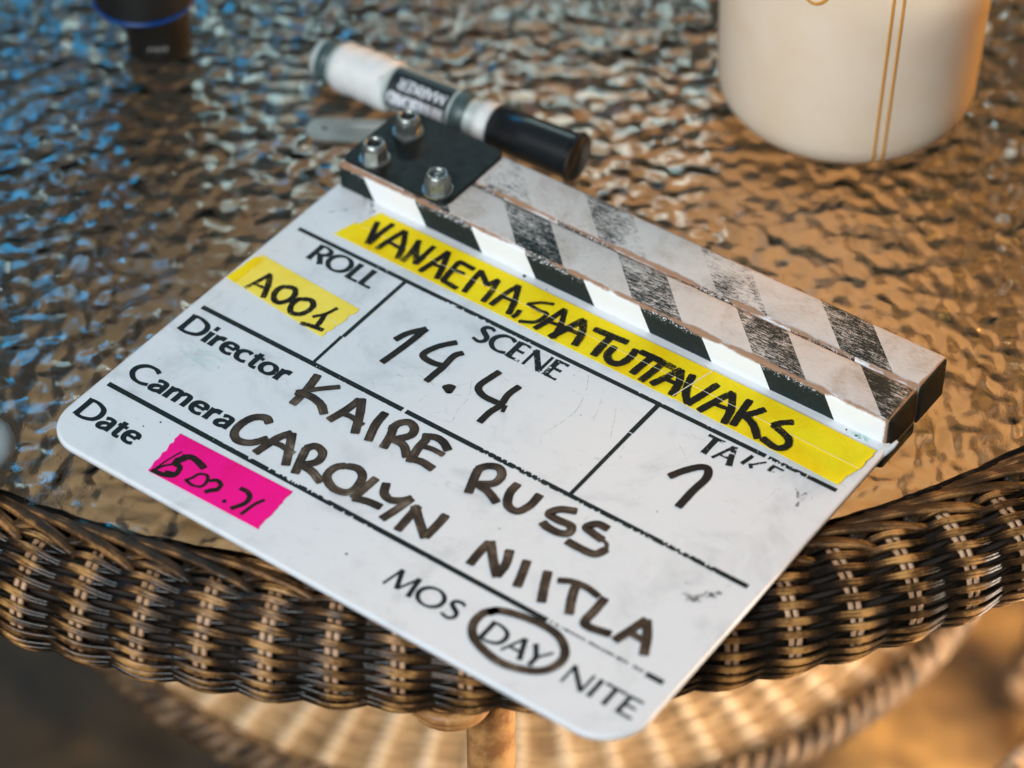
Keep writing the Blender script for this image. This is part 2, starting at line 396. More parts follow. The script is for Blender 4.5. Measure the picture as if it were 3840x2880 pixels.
# plaited border along the inner edge
m = MB()
for j in range(NC):
    t0 = 2 * np.pi * j / NC
    for k in range(4):
        tt = np.linspace(0, 1, 20)
        jj = R.uniform(-1, 1)
        th_ = t0 + (tt * 3.6 + (k - 1.5) * 0.05) * 2 * np.pi / NC
        ph = np.radians(-62 + 60 * tt + (k - 1.5) * 5.0 * (1 - 0.3 * tt) + 3 * np.sin(2 * np.pi * tt))
        rad = RR - 0.0004 + 0.0034 * np.sin(np.pi * tt) ** 0.8 + 0.0001 * jj
        tube(m, tor(th_, ph, rad), 0.00128 + 0.0001 * jj, 8, False, 0, 1.0, normal_up(th_, ph))
    # under layer running the other way
    for k in range(3):
        tt = np.linspace(0, 1, 10)
        th_ = t0 - tt * 1.6 * 2 * np.pi / NC
        ph = np.radians(-72 + 60 * tt + (k - 1) * 5)
        tube(m, tor(th_, ph, np.full(10, RR + 0.0005)), 0.00115, 6, False, 0, 1.0, normal_up(th_, ph))
cane_braid = m_cane("braid_cane", (0.010, 0.007, 0.004), (0.070, 0.034, 0.013), (0.42, 0.20, 0.065), 0.03, 0.42)
tb(m, "plaited_border", cane_braid, table)

# lower shelf, woven round its radial spokes
ZS = ZT - 0.281; RS = 0.234
nr_, na = 210, 880
rr = np.linspace(0.012, RS, nr_); aa = np.linspace(0, 2 * np.pi, na, endpoint=False)
RRg, AA = np.meshgrid(rr, aa, indexing='ij')
nsp = 66.0
ring = RRg / 0.0045
wv = np.cos(np.pi * np.floor(ring) + AA * nsp / 2 * 1.0)
H = 0.0016 * np.sqrt(np.abs(np.sin(np.pi * ring))) + 0.0005 * wv * np.sqrt(np.abs(np.sin(np.pi * ring))) + 0.0010 * (0.5 + 0.5 * np.cos(AA * nsp)) ** 2 + 0.02 * (RRg / RS) ** 3 * 0.0
V = np.stack([RRg * np.sin(AA), -RRg * np.cos(AA), ZS + H], -1).reshape(-1, 3)
F = [(a * na + b, (a + 1) * na + b, (a + 1) * na + (b + 1) % na, a * na + (b + 1) % na) for a in range(nr_ - 1) for b in range(na)]
m = MB(); m.add(V, F, 0, None, True)
def shelf_mat():
    t = NT("pale_weave"); c = t.coord(); p = t.xyz(c)
    n = t.noise(c, 22, 3, 0.6); r_ = t.math('SQRT', t.add(t.mul(p[0], p[0]), t.mul(p[1], p[1])))
    an = t.math('ARCTAN2', p[0], p[1])
    n2 = t.noise(t.comb(t.mul(r_, 190.0), t.mul(an, 9.0), 0.0), 1.0, 3, 0.6)
    rw = t.math('ABSOLUTE', t.math('SINE', t.mul(r_, math.pi / 0.0045)))
    sp = t.step(t.math('COSINE', t.mul(an, 66.0)), 0.2, 0.9)
    v = t.add(t.add(t.mul(n, 0.4), t.mul(n2, 0.5)), t.mul(sp, 0.30))
    col = t.ramp(v, [(0.32, (0.22, 0.12, 0.05)), (0.46, (0.46, 0.28, 0.13)), (0.60, (0.62, 0.42, 0.23)), (0.8, (0.72, 0.53, 0.34))])
    col = t.mix(t.mul(t.step(rw, 0.40, 0.05), 0.75), col, (0.14, 0.075, 0.035))
    return t.pr(col, 0.55)
shelf = tb(m, "lower_shelf", shelf_mat()); shelf.location.x = 0.018
m = MB()
for k in range(3):
    a = np.linspace(0, 2 * np.pi, 720, endpoint=False); w = 60 * a + k * 2 * np.pi / 3
    P = np.stack([(RS + 0.007 + 0.0045 * np.cos(w)) * np.sin(a), -(RS + 0.007 + 0.0045 * np.cos(w)) * np.cos(a), ZS + 0.001 + 0.0045 * np.sin(w)], -1)
    tube(m, P, 0.0038, 8, True, 0)
shb = tb(m, "shelf_border", m_cane("border_cane", (0.03, 0.018, 0.010), (0.16, 0.095, 0.05), (0.42, 0.28, 0.17), 0.0, 0.5), shelf)

# cane legs with their wrapped collars
cane_leg = m_cane("orange_cane", (0.30, 0.13, 0.045), (0.55, 0.28, 0.10), (0.60, 0.32, 0.13), 0.0, 0.35)
def leg(ang, first):
    m = MB(); r0 = 0.3615
    dx, dy = math.sin(ang), -math.cos(ang)
    tt = np.linspace(0, 1, 24)
    rad = r0 - 0.055 * tt + 0.03 * np.sin(np.pi * tt)
    P = np.stack([rad * dx, rad * dy, ZT - 0.036 - (ZT - 0.036) * tt], -1)
    tube(m, P, 0.0085, 16, False, 0, 1.0, np.tile([dx, dy, 0.0], (24, 1)))
    o = tb(m, "leg", cane_leg)
    c = MB()
    for kk in range(2):
        a = np.linspace(0, 2 * np.pi, 48, endpoint=False); rr_ = 0.0125 + 0.0012 * kk
        Q = np.stack([(r0 + 0.0125) * dx + 0.0135 * dy + rr_ * (np.cos(a) * dx - np.sin(a) * dy), (r0 + 0.0125) * dy - 0.0135 * dx + rr_ * (np.cos(a) * dy + np.sin(a) * dx), np.full(48, ZT - 0.0435 + 0.004 * kk)], -1)
        tube(c, Q, 0.0023, 8, True, 0)
    lathe(c, [(0.001, ZT - 0.042), (0.0115, ZT - 0.042), (0.0115, ZT - 0.036), (0.001, ZT - 0.036)], 24, off=((r0 + 0.0125) * dx + 0.0135 * dy, (r0 + 0.0125) * dy - 0.0135 * dx, 0))
    c.build("collar", cane_leg, o)
for q in range(4): leg(math.radians(1.2 + 90 * q), q == 0)

# side frame: wrapped curved stretchers joining the shelf to the legs on the right hand side
cane_wrap = m_cane("wrapped_cane", (0.05, 0.03, 0.015), (0.34, 0.20, 0.10), (0.62, 0.46, 0.33), 0.05, 0.4)
for q in range(8):
    a0 = math.radians(46 + 45 * q); m = MB()
    n_ = 220; tt = np.linspace(0, 1, n_)
    base = np.stack([(0.285 + 0.045 * np.sin(np.pi * tt)) * np.sin(a0 + 0.32 * (tt - 0.5)), -(0.285 + 0.045 * np.sin(np.pi * tt)) * np.cos(a0 + 0.32 * (tt - 0.5)), ZS - 0.16 + 0.17 * np.sin(np.pi * tt)], -1)
    tube(m, base, 0.0105 + 0.0016 * np.abs(np.sin(np.pi * np.arange(n_) / 6)), 10, False, 0)
    tb(m, "curved_brace", cane_wrap)

# ------------------------------------------------------------------ clapperboard
CB = empty("clapperboard", (-0.079972, 0.775646, 0.0), math.radians(-36.1435),
           "worn white clapperboard with yellow and pink tape, lying across glass and wicker rim", "clapperboard")
ZB = 0.009
INK = {
 'title': [
  [1.75, 23.3, 19.2, 25.5, 13.5, 27.6, 7.6],
  [1.75, 28.6, 21.7, 28.0, 14.9, 27.9, 7.7],
  [1.75, 34.6, 21.2, 33.2, 14.1, 32.2, 7.3],
  [1.75, 34.9, 21.1, 38.8, 14.7, 41.8, 7.4],
  [1.3, 33.5, 12.8, 39.8, 12.4],
  [1.75, 42.3, 19.9, 43.7, 13.7, 44.2, 7.3],
  [1.75, 42.3, 19.1, 45.7, 13.6, 48.9, 8.8],
  [1.75, 48.9, 8.9, 48.8, 14.8, 48.7, 20.3],
  [1.75, 54.8, 21.3, 53.8, 13.5, 52.7, 6.7],
  [1.75, 55.0, 21.1, 57.8, 14.1, 60.1, 7.0],
  [1.3, 53.5, 12.5, 58.9, 13.0],
  [1.75, 61.2, 19.2, 64.4, 19.2, 68.1, 18.9],
  [1.75, 61.4, 18.9, 61.9, 12.6, 62.7, 7.3],
  [1.5, 62.3, 14.4, 66.7, 14.8],
  [1.75, 62.7, 7.3, 69.0, 6.8],
  [1.75, 70.9, 19.8, 71.5, 13.6, 72.5, 7.0],
  [1.75, 71.0, 19.6, 74.7, 16.7, 77.4, 14.6],
  [1.75, 78.9, 19.3, 78.0, 16.8, 77.4, 14.6],
  [1.75, 79.0, 19.1, 80.5, 12.8, 81.2, 6.8],
  [1.75, 86.6, 21.2, 85.2, 13.6, 84.6, 7.1],
  [1.75, 86.8, 21.0, 90.2, 14.0, 92.6, 6.7],
  [1.3, 84.4, 12.7, 90.8, 13.3],
  [1.5, 94.8, 10.4, 95.2, 8.2, 94.9, 6.2],
  [1.3, 102.8, 20.3, 98.7, 18.3, 95.3, 15.1],
  [1.4, 95.3, 15.1, 100.5, 14.5, 103.9, 14.5, 103.1, 8.9, 98.2, 5.7],
  [1.75, 107.7, 20.4, 106.5, 12.8, 104.9, 6.0],
  [1.75, 107.9, 20.2, 111.1, 13.3, 112.9, 5.7],
  [1.3, 105.6, 11.4, 111.9, 12.4],
  [2.25, 116.4, 19.7, 114.6, 13.7, 111.9, 5.5],
  [2.25, 116.6, 19.4, 119.9, 13.6, 121.3, 7.1],
  [1.5, 112.5, 12.1, 119.9, 12.8],
  [2.25, 122.6, 18.0, 129.0, 18.5, 135.6, 19.0],
  [2.25, 129.5, 17.7, 129.4, 11.8, 129.8, 6.7],
  [2.25, 133.4, 14.3, 133.6, 9.5, 136.8, 7.1, 139.9, 8.6, 140.9, 13.2, 140.5, 17.5],
  [2.25, 142.5, 17.8, 149.0, 17.9, 156.4, 17.5],
  [2.25, 147.1, 16.9, 146.4, 11.8, 146.1, 7.0],
  [2.25, 151.9, 16.5, 151.3, 10.7, 150.6, 5.7],
  [2.25, 159.0, 18.2, 156.7, 11.6, 154.7, 6.4],
  [2.25, 159.2, 18.0, 162.0, 12.4, 163.3, 5.9],
  [1.5, 156.6, 11.1, 162.2, 11.4],
  [2.25, 163.9, 18.3, 165.4, 12.6, 167.3, 8.7, 170.2, 5.6],
  [2.25, 173.6, 19.3, 172.0, 12.1, 170.4, 5.4],
  [2.25, 180.0, 19.0, 177.4, 11.5, 175.4, 4.9],
  [2.25, 180.2, 18.7, 183.7, 12.4, 185.7, 4.7],
  [1.5, 177.0, 10.5, 183.7, 11.3],
  [2.25, 187.0, 19.2, 187.7, 12.3, 188.7, 5.7],
  [2.25, 193.5, 18.3, 191.3, 14.5, 188.7, 11.6],
  [2.25, 188.9, 12.1, 194.3, 9.7, 198.9, 5.1],
  [2.25, 204.7, 18.7, 201.9, 16.3, 200.1, 13.6],
  [2.25, 200.1, 13.6, 204.2, 12.5, 207.9, 10.8, 209.1, 7.4, 206.6, 4.8, 200.6, 5.9],
 ],
 'a001': [
  [1.7, 9.1, -26.0, 7.8, -32.2, 6.4, -37.1],
  [2.3, 9.4, -26.6, 12.4, -31.4, 15.0, -37.2],
  [1.4, 7.4, -33.5, 13.3, -33.1],
  [2.3, 18.1, -28.2, 21.3, -27.1, 23.5, -29.7, 23.6, -33.2, 21.6, -36.2, 19.0, -35.9, 17.0, -33.1, 16.8, -29.9, 18.1, -28.2],
  [2.3, 27.2, -29.9, 30.1, -28.5, 32.6, -30.2, 32.9, -33.8, 31.3, -36.9, 28.1, -37.6, 26.0, -34.4, 26.0, -31.3, 27.2, -29.9],
  [1.5, 40.5, -26.4, 39.1, -31.0, 36.3, -34.9],
  [2.0, 39.0, -31.5, 40.1, -35.5, 40.6, -39.4],
  [2.0, 35.0, -40.1, 39.0, -39.1, 43.5, -38.5],
 ],
 'hand': [
  [2.15, 67.5, -27.0, 69.0, -22.0, 72.9, -16.2],
  [2.15, 73.0, -16.3, 72.3, -27.0, 70.9, -39.0],
  [2.15, 86.0, -15.6, 82.2, -20.7, 80.1, -26.4, 81.4, -28.5, 85.5, -28.9, 88.8, -28.2],
  [2.15, 91.1, -18.7, 89.5, -21.8, 89.8, -28.3, 89.6, -32.7, 89.4, -37.6],
  [3.6, 97.5, -37.2, 98.1, -36.1, 99.4, -35.8],
  [2.15, 107.4, -19.0, 106.5, -23.5, 105.8, -28.1, 106.9, -30.6, 110.5, -32.1, 115.8, -32.0],
  [2.15, 117.4, -21.0, 116.7, -26.4, 117.6, -32.4, 116.7, -37.4, 116.7, -43.2],
  [1.2, 119.2, -31.5, 120.1, -34.6],
  [2.6, 56.7, -57.6, 58.3, -66.0, 58.7, -73.9],
  [1.9, 66.6, -57.8, 61.7, -62.5, 56.2, -68.6],
  [2.6, 56.2, -68.6, 61.5, -67.4, 66.8, -68.5, 70.6, -71.4],
  [2.6, 76.4, -58.8, 75.6, -65.9, 74.0, -72.7],
  [2.6, 76.7, -58.1, 80.4, -63.6, 85.2, -72.6],
  [1.9, 74.7, -68.1, 78.9, -67.1, 84.9, -68.0],
  [2.6, 87.6, -58.8, 88.4, -65.1, 91.1, -72.7],
  [2.6, 93.8, -62.0, 95.8, -66.2, 97.5, -72.5],
  [2.6, 94.4, -64.0, 94.5, -60.3, 97.0, -57.7, 100.4, -58.9, 101.4, -62.6, 97.9, -67.4],
  [2.6, 97.9, -67.4, 102.5, -67.7, 106.7, -71.4],
  [2.6, 105.2, -60.2, 108.9, -58.2, 112.5, -58.5, 116.1, -60.6],
  [2.6, 107.0, -60.9, 107.3, -65.8, 108.6, -71.2],
  [1.9, 106.7, -64.7, 111.1, -63.4, 116.2, -63.4],
  [2.6, 107.5, -72.0, 111.9, -70.4, 117.2, -70.8],
  [2.6, 130.0, -62.0, 131.4, -66.4, 133.8, -72.7],
  [2.6, 129.7, -61.9, 131.8, -58.7, 135.4, -57.4, 138.2, -59.9, 138.1, -64.3, 133.8, -67.8],
  [2.6, 133.8, -67.8, 139.1, -68.6, 144.1, -70.9],
  [2.6, 144.8, -59.8, 145.2, -64.9, 148.0, -69.7, 152.2, -70.1, 154.0, -65.4, 153.8, -59.6],
  [2.6, 92.8, -86.8, 90.1, -89.6, 90.4, -94.4, 95.0, -97.4, 99.8, -97.0, 101.8, -93.9, 100.5, -87.9, 96.9, -85.5, 92.8, -86.8],
  [2.6, 104.5, -85.6, 104.3, -91.3, 104.1, -97.2],
  [2.6, 104.1, -97.2, 108.9, -95.7, 113.9, -95.2],
  [2.6, 108.8, -85.4, 111.1, -89.5, 114.8, -90.6, 118.3, -88.3, 119.9, -86.0],
  [2.6, 120.0, -86.1, 119.0, -92.9, 117.7, -99.1],
  [2.6, 124.0, -87.7, 124.5, -93.4, 125.0, -100.2],
  [2.6, 76.4, -88.1, 78.4, -93.7, 80.7, -99.5],
  [2.6, 76.2, -88.1, 78.4, -85.4, 82.3, -86.6, 83.4, -90.9, 80.1, -95.4],
  [2.6, 80.1, -95.4, 84.9, -95.6, 90.4, -97.8],
  [2.65, 123.1, -88.2, 128.8, -93.1, 134.4, -97.6],
  [2.65, 133.9, -85.5, 134.3, -90.8, 134.4, -97.2],
  [2.65, 168.0, -58.7, 163.2, -61.1, 161.4, -64.8, 165.1, -65.5, 170.5, -65.2, 171.8, -68.3, 169.0, -70.1, 164.6, -70.2, 162.0, -69.4],
  [2.65, 181.1, -59.1, 177.2, -59.3, 175.0, -62.5, 177.9, -63.6, 182.4, -64.3],
  [1.2, 182.1, -64.3, 184.6, -64.9, 186.1, -67.2],
  [2.65, 186.0, -67.2, 184.1, -71.0, 178.8, -71.7, 173.5, -71.6],
  [2.65, 153.0, -87.1, 153.0, -92.3, 153.5, -98.5],
  [2.65, 153.2, -86.5, 158.2, -92.1, 163.9, -97.8],
  [2.65, 160.6, -86.0, 163.1, -91.7, 163.8, -97.5],
  [2.65, 167.9, -86.5, 169.8, -91.6, 171.8, -97.4],
  [2.65, 176.2, -86.4, 179.2, -92.7, 182.1, -98.3],
  [2.2, 181.2, -87.5, 185.0, -85.4, 190.2, -84.7, 195.7, -85.6],
  [2.65, 187.2, -86.5, 189.3, -91.6, 192.3, -97.3],
  [2.65, 197.9, -85.2, 198.2, -91.3, 198.3, -97.2, 200.7, -98.2, 204.2, -97.6, 207.8, -96.7],
  [2.65, 213.8, -85.0, 212.3, -91.4, 210.6, -97.9],
  [2.65, 214.1, -85.0, 218.0, -90.7, 221.4, -97.6],
  [2.2, 211.9, -92.4, 218.2, -92.8],
  [2.5, 172.9, -109.5, 169.9, -113.2, 169.9, -118.6, 173.1, -123.0, 179.0, -125.6, 186.6, -126.7, 194.3, -124.8, 199.6, -121.4, 201.8, -115.8, 200.3, -110.9, 195.2, -107.1, 188.2, -106.1, 179.4, -107.3, 172.9, -109.5, 171.2, -111.9],
  [2.6, 58.2, -86.0, 55.7, -84.7, 52.2, -87.0, 50.7, -91.7, 51.4, -96.5, 54.6, -98.8, 58.6, -97.7, 61.2, -94.8, 62.5, -92.3],
  [2.6, 67.5, -85.4, 65.3, -89.9, 64.4, -94.8, 63.6, -99.8],
  [2.6, 67.9, -85.4, 70.9, -90.2, 75.7, -98.4],
  [2.0, 64.3, -93.0, 68.2, -92.1, 74.3, -92.8],
  [2.4, 184.3, -26.8, 186.7, -21.9, 190.1, -17.3, 192.9, -16.5, 194.8, -20.4, 194.4, -27.9, 194.5, -37.0],
 ],
 'date': [
  [0.7, 43.2, -114.5, 41.9, -120.1, 41.2, -126.1],
  [2.6, 45.2, -116.1, 47.6, -114.6, 50.6, -114.8, 54.3, -115.9],
  [3.0, 46.0, -116.2, 45.0, -118.3, 45.4, -120.4],
  [2.0, 45.2, -120.1, 47.7, -120.6, 48.5, -124.3, 45.5, -126.3, 40.9, -127.0],
  [1.0, 41.4, -126.7, 42.7, -123.1, 45.6, -119.8],
  [2.2, 48.0, -124.2, 45.3, -125.2],
  [1.2, 53.1, -124.1, 54.3, -121.6, 54.7, -119.5, 56.1, -118.3, 58.1, -118.3, 59.6, -121.0, 59.1, -123.4, 56.5, -124.4, 53.7, -124.0],
  [1.6, 59.9, -119.4, 61.8, -117.9, 64.2, -118.6, 64.8, -121.4],
  [1.9, 64.8, -121.2, 63.3, -122.5, 62.2, -124.2],
  [1.7, 69.8, -124.0, 70.4, -123.6],
  [1.9, 70.7, -116.0, 73.5, -115.9, 75.7, -117.3, 76.3, -120.5, 74.2, -124.9],
  [1.4, 80.5, -115.6, 79.2, -119.3, 78.5, -125.0],
 ],
 'scr': [
  [0.12, 133.8, -1.9, 138.0, -10.2, 140.4, -21.0, 138.0, -35.2],
  [0.1, 149.2, -7.3, 152.6, -13.0, 157.6, -23.2],
  [0.1, 142.0, -5.0, 144.8, -10.5, 148.2, -19.8],
  [0.12, 102.2, -28.2, 106.4, -35.9, 107.0, -42.8, 108.9, -48.3],
  [0.1, 94.0, -41.6, 93.4, -47.7],
  [0.1, 111.0, -21.0, 115.6, -20.2, 119.6, -19.4],
  [0.1, 101.7, -37.2, 105.5, -35.3],
  [0.12, 79.0, -41.1, 81.5, -40.6],
  [0.1, 75.6, -27.1, 79.5, -25.6],
 ],
 'smudge': [
  [1.6, 217.0, -69.2, 221.6, -66.9, 227.4, -60.6],
  [2.0, 219.2, -70.2, 223.6, -67.6],
  [1.0, 215.2, -64.1, 217.2, -63.7],
  [1.4, 222.5, -63.6, 227.0, -64.1],
  [1.2, 222.0, -6.8, 225.2, -10.2],
  [1.2, 225.6, -6.5, 226.3, -13.9],
 ],
}


def smooth_path(P, k=7):
    P = np.array(P, float)
    if len(P) < 3:
        a = np.linspace(0, 1, 9)[:, None]; return P[0] * (1 - a) + P[1] * a
    closed = np.allclose(P[0], P[-1])
    A = np.vstack([P[-2] if closed else 2 * P[0] - P[1], P, P[1] if closed else 2 * P[-1] - P[-2]])
    out = []
    for i in range(1, len(A) - 2):
        p0, p1, p2, p3 = A[i - 1], A[i], A[i + 1], A[i + 2]
        for s_ in np.linspace(0, 1, k, endpoint=False):
            out.append(0.5 * ((2 * p1) + (-p0 + p2) * s_ + (2 * p0 - 5 * p1 + 4 * p2 - p3) * s_ ** 2 + (-p0 + 3 * p1 - 3 * p2 + p3) * s_ ** 3))
    out.append(P[-1]); return np.array(out)
ZI = [0]
def ribbon(mb, P, w, z, mat, raw=False, jitter=0.0, seed=0, cap=0.0):
    """flat stroke; P in millimetres, w millimetres (number or array)"""
    if len(P) > 3 and math.hypot(P[0][0] - P[-1][0], P[0][1] - P[-1][1]) < 0.3: cap = 0.0
    Q = np.array(P, float) if raw else smooth_path(P)
    if cap:
        d0 = Q[0] - Q[1]; d0 /= np.linalg.norm(d0) + 1e-9; d1 = Q[-1] - Q[-2]; d1 /= np.linalg.norm(d1) + 1e-9
        Q = np.vstack([Q[0] + d0 * cap, Q, Q[-1] + d1 * cap])
    n = len(Q); T = np.gradient(Q, axis=0); T /= np.linalg.norm(T, axis=1)[:, None] + 1e-9
    N = np.stack([-T[:, 1], T[:, 0]], 1)
    W = np.full(n, float(w)) if np.isscalar(w) else np.asarray(w, float)
    if jitter:
        rn = random.Random(seed); W = W * (1 + np.array([rn.uniform(-jitter, jitter) for _ in range(n)]))
        if n > 4: W[0] *= 0.72; W[-1] *= 0.80
    ZI[0] += 1; zz = z + 0.0000016 * (ZI[0] % 60)
    L = np.r_[0, np.cumsum(np.linalg.norm(np.diff(Q, axis=0), axis=1))]
    V = []; U = []; F = []
    for i in range(n):
        for j, s_ in enumerate((-1.0, 0.0, 1.0)):
            p = Q[i] + N[i] * W[i] * 0.5 * s_
            V.append((p[0] / 1000, p[1] / 1000, zz)); U.append((L[i] + seed * 37.0, s_))
    for i in range(n - 1):
        for j in range(2): F.append((i * 3 + j + 1, i * 3 + j, (i + 1) * 3 + j, (i + 1) * 3 + j + 1))
    # wind counter clockwise seen from above
    F = [f[::-1] for f in F]
    mb.add(V, F, mat, U)

def ell(cx, cy, rx, ry, n=28): return [(cx + rx * math.cos(2 * math.pi * k / n), cy + ry * math.sin(2 * math.pi * k / n)) for k in range(n + 1)]
# humanist capitals and small letters as pen strokes, cap height 1; a = contrast from direction, t thick, n thin
GL = {
 'R': (.66, [('a', [(.10, 0), (.10, 1)], 0), ('a', [(.10, .95), (.32, .96), (.52, .86), (.53, .64), (.36, .50), (.12, .48)], 1), ('t', [(.30, .50), (.60, 0)], 0)]),
 'O': (.98, [('a', ell(.46, .5, .40, .455), 2)]),
 'L': (.55, [('a', [(.10, 0), (.10, 1)], 0), ('a', [(.10, .05), (.50, .05)], 0)]),
 'S': (.56, [('s', [(.47, .87), (.32, .95), (.14, .88), (.11, .70), (.26, .56), (.42, .42), (.45, .20), (.30, .05), (.05, .11)], 1)]),
 'C': (.80, [('a', [(.74, .84), (.54, .95), (.28, .90), (.10, .65), (.10, .34), (.28, .10), (.52, .04), (.76, .13)], 1)]),
 'E': (.60, [('a', [(.10, 0), (.10, 1)], 0), ('a', [(.10, .95), (.50, .95)], 0), ('a', [(.10, .52), (.45, .52)], 0), ('a', [(.10, .05), (.53, .05)], 0)]),
 'N': (.84, [('n', [(.10, 0), (.10, 1)], 0), ('t', [(.08, .96), (.70, .04)], 0), ('n', [(.70, 0), (.70, 1)], 0)]),
 'T': (.66, [('a', [(.33, 0), (.33, 1)], 0), ('a', [(.01, .95), (.65, .95)], 0)]),
 'A': (.72, [('n', [(.02, 0), (.36, .98)], 0), ('t', [(.36, .98), (.69, 0)], 0), ('n', [(.14, .33), (.58, .33)], 0)]),
 'K': (.66, [('a', [(.10, 0), (.10, 1)], 0), ('n', [(.13, .47), (.55, 1)], 0), ('t', [(.22, .58), (.62, 0)], 0)]),
 'M': (1.0, [('n', [(.04, 0), (.18, 1)], 0), ('t', [(.18, .97), (.48, .08)], 0), ('n', [(.48, .08), (.78, .97)], 0), ('t', [(.78, 1), (.92, 0)], 0)]),
 'D': (.84, [('a', [(.10, 0), (.10, 1)], 0), ('a', [(.10, .95), (.36, .95), (.64, .80), (.73, .50), (.64, .20), (.36, .05), (.10, .05)], 1)]),
 'Y': (.62, [('t', [(.0, 1), (.31, .46)], 0), ('n', [(.62, 1), (.31, .46)], 0), ('a', [(.31, 0), (.31, .48)], 0)]),
 'I': (.24, [('a', [(.11, 0), (.11, 1)], 0)]),
 'H': (.80, [('a', [(.10, 0), (.10, 1)], 0), ('a', [(.66, 0), (.66, 1)], 0), ('a', [(.10, .5), (.66, .5)], 0)]),
 'W': (1.1, [('t', [(.02, 1), (.26, 0)], 0), ('n', [(.26, 0), (.52, 1)], 0), ('t', [(.52, 1), (.76, 0)], 0), ('n', [(.76, 0), (1.02, 1)], 0)]),
 'B': (.64, [('a', [(.10, 0), (.10, 1)], 0), ('a', [(.1, .95), (.35, .95), (.48, .76), (.36, .54), (.1, .53)], 1), ('a', [(.1, .53), (.4, .52), (.54, .28), (.38, .05), (.1, .05)], 1)]),
 'i': (.24, [('a', [(.11, 0), (.11, .63)], 0), ('t', [(.04, .86), (.18, .86)], 0)]),
 'r': (.38, [('a', [(.11, 0), (.11, .63)], 0), ('t', [(.12, .44), (.22, .57), (.36, .58)], 1)]),
 'e': (.52, [('a', [(.09, .345), (.45, .345)], 0), ('a', [(.45, .345), (.41, .54), (.26, .60), (.12, .52), (.07, .32), (.13, .11), (.30, .03), (.46, .10)], 1)]),
 'c': (.48, [('a', [(.43, .54), (.30, .60), (.13, .51), (.07, .31), (.14, .10), (.30, .03), (.45, .09)], 1)]),
 't': (.38, [('a', [(.17, .80), (.17, .30), (.18, .10), (.26, .03), (.36, .06)], 1), ('a', [(.02, .58), (.36, .58)], 0)]),
 'o': (.58, [('a', ell(.29, .315, .225, .27), 2)]),
 'a': (.50, [('a', [(.09, .53), (.22, .60), (.35, .56), (.385, .42), (.385, .0)], 1), ('a', [(.38, .36), (.20, .33), (.08, .20), (.10, .06), (.20, .03), (.38, .14)], 1)]),
 'm': (.86, [('a', [(.11, 0), (.11, .63)], 0), ('a', [(.12, .44), (.25, .59), (.38, .55), (.405, .40), (.405, 0)], 1), ('a', [(.41, .44), (.55, .59), (.68, .55), (.71, .40), (.71, 0)], 1)]),
}
def letters(mb, s, u0, u1, v0, h, tk, tn, z, mat, rot=0.0, only=None, warp=None):
    adv = sum(GL[ch][0] for ch in s) - 0.05; k = (u1 - u0) / (adv * h); x = 0.0
    for ch in s:
        a, strokes = GL[ch]
        for kind, pts, sm in strokes:
            if sm == 1: Q = smooth_path(pts, 6)
            elif sm == 0: Q = np.array([np.array(pts[i]) * (1 - q) + np.array(pts[i + 1]) * q for i in range(len(pts) - 1) for q in np.linspace(0, 1, 5)])
            else: Q = np.array(pts)
            T = np.gradient(Q, axis=0); T /= np.linalg.norm(T, axis=1)[:, None] + 1e-9
            dyv = np.abs(T[:, 1])
            if kind == 'a': W = tn + (tk - tn) * dyv ** 1.3
            elif kind == 's': W = tn + (tk - tn) * (1 - np.abs(np.linspace(-1, 1, len(Q))) ** 1.6)
            elif kind == 't': W = np.full(len(Q), tk)
            else: W = np.full(len(Q), tn)
            if sm == 0 and kind != 'n': W = W * (1 + 0.16 * np.abs(np.linspace(-1, 1, len(Q))) ** 2.5)
            P = [((x + q[0]) * h * k + u0 - 0.04 * h, q[1] * h + v0) for q in Q]
            if warp: P = [warp(p) for p in P]
            ribbon(mb, P, W * h, z, mat, raw=True)
        x += a

board_m, print_m, text_m, ink_m, tapeink_m = m_board(), m_print(), m_text(), m_ink(), m_tapeink()
scr_m = m_grey("fine_scratch", (0.28, 0.26, 0.25), 0.5); smu_m = m_grey("smudge", (0.06, 0.06, 0.06), 0.62)
b = MB()
out = rrect(-4.2, -135.0, 237.4, 31.0, [17.0, 1.2, 2, 15.0], 12)
prism(b, [(x / 1000, y / 1000) for x, y in out], ZB - 0.0032, ZB, 0, 0.0011)
ZL = ZB + 0.00006
def bar(mb, x0, y0, x1, y1, w, mat, z=ZL, n=2):
    a = np.linspace(0, 1, n)[:, None]; ribbon(mb, np.array([(x0, y0)]) * (1 - a) + np.array([(x1, y1)]) * a, w, z, mat, raw=True)
def rough_bar(mb, x0, x1, y, w, mat, worn):
    rn = random.Random(int(x1 * 7 + y)); xs = np.arange(x0, x1, 0.6); n = len(xs)
    lo = np.full(n, -w / 2); hi = np.full(n, w / 2)
    for (a, b_, side, amt, prob) in worn:
        for i in range(n):
            if a < xs[i] < b_ and rn.random() < prob:
                d = rn.uniform(0.1, amt)
                if side < 0: lo[i] += d
                else: hi[i] -= d
    ZI[0] += 1; zz = ZL + 0.0000016 * (ZI[0] % 60)
    V = []; F = []
    for i in range(n): V += [(xs[i] / 1000, (y + lo[i]) / 1000, zz), (xs[i] / 1000, (y + hi[i]) / 1000, zz)]
    for i in range(n - 1): F.append((2 * i, 2 * i + 2, 2 * i + 3, 2 * i + 1))
    mb.add(V, F, mat)
rough_bar(b, 0.8, 205.5, 0.35, 1.95, 1, [(56, 110, -1, 0.9, 0.16), (150, 205, 1, 0.5, 0.1)])
rough_bar(b, 206.6, 222, 0.35, 1.7, 1, [(206, 222, -1, 1.3, 0.4), (206, 222, 1, 1.0, 0.3)])
rough_bar(b, 222.0, 233.4, 0.35, 1.9, 1, [])
rough_bar(b, 0.2, 92.0, -53.8, 2.15, 1, [(60, 92, -1, 0.3, 0.05)])
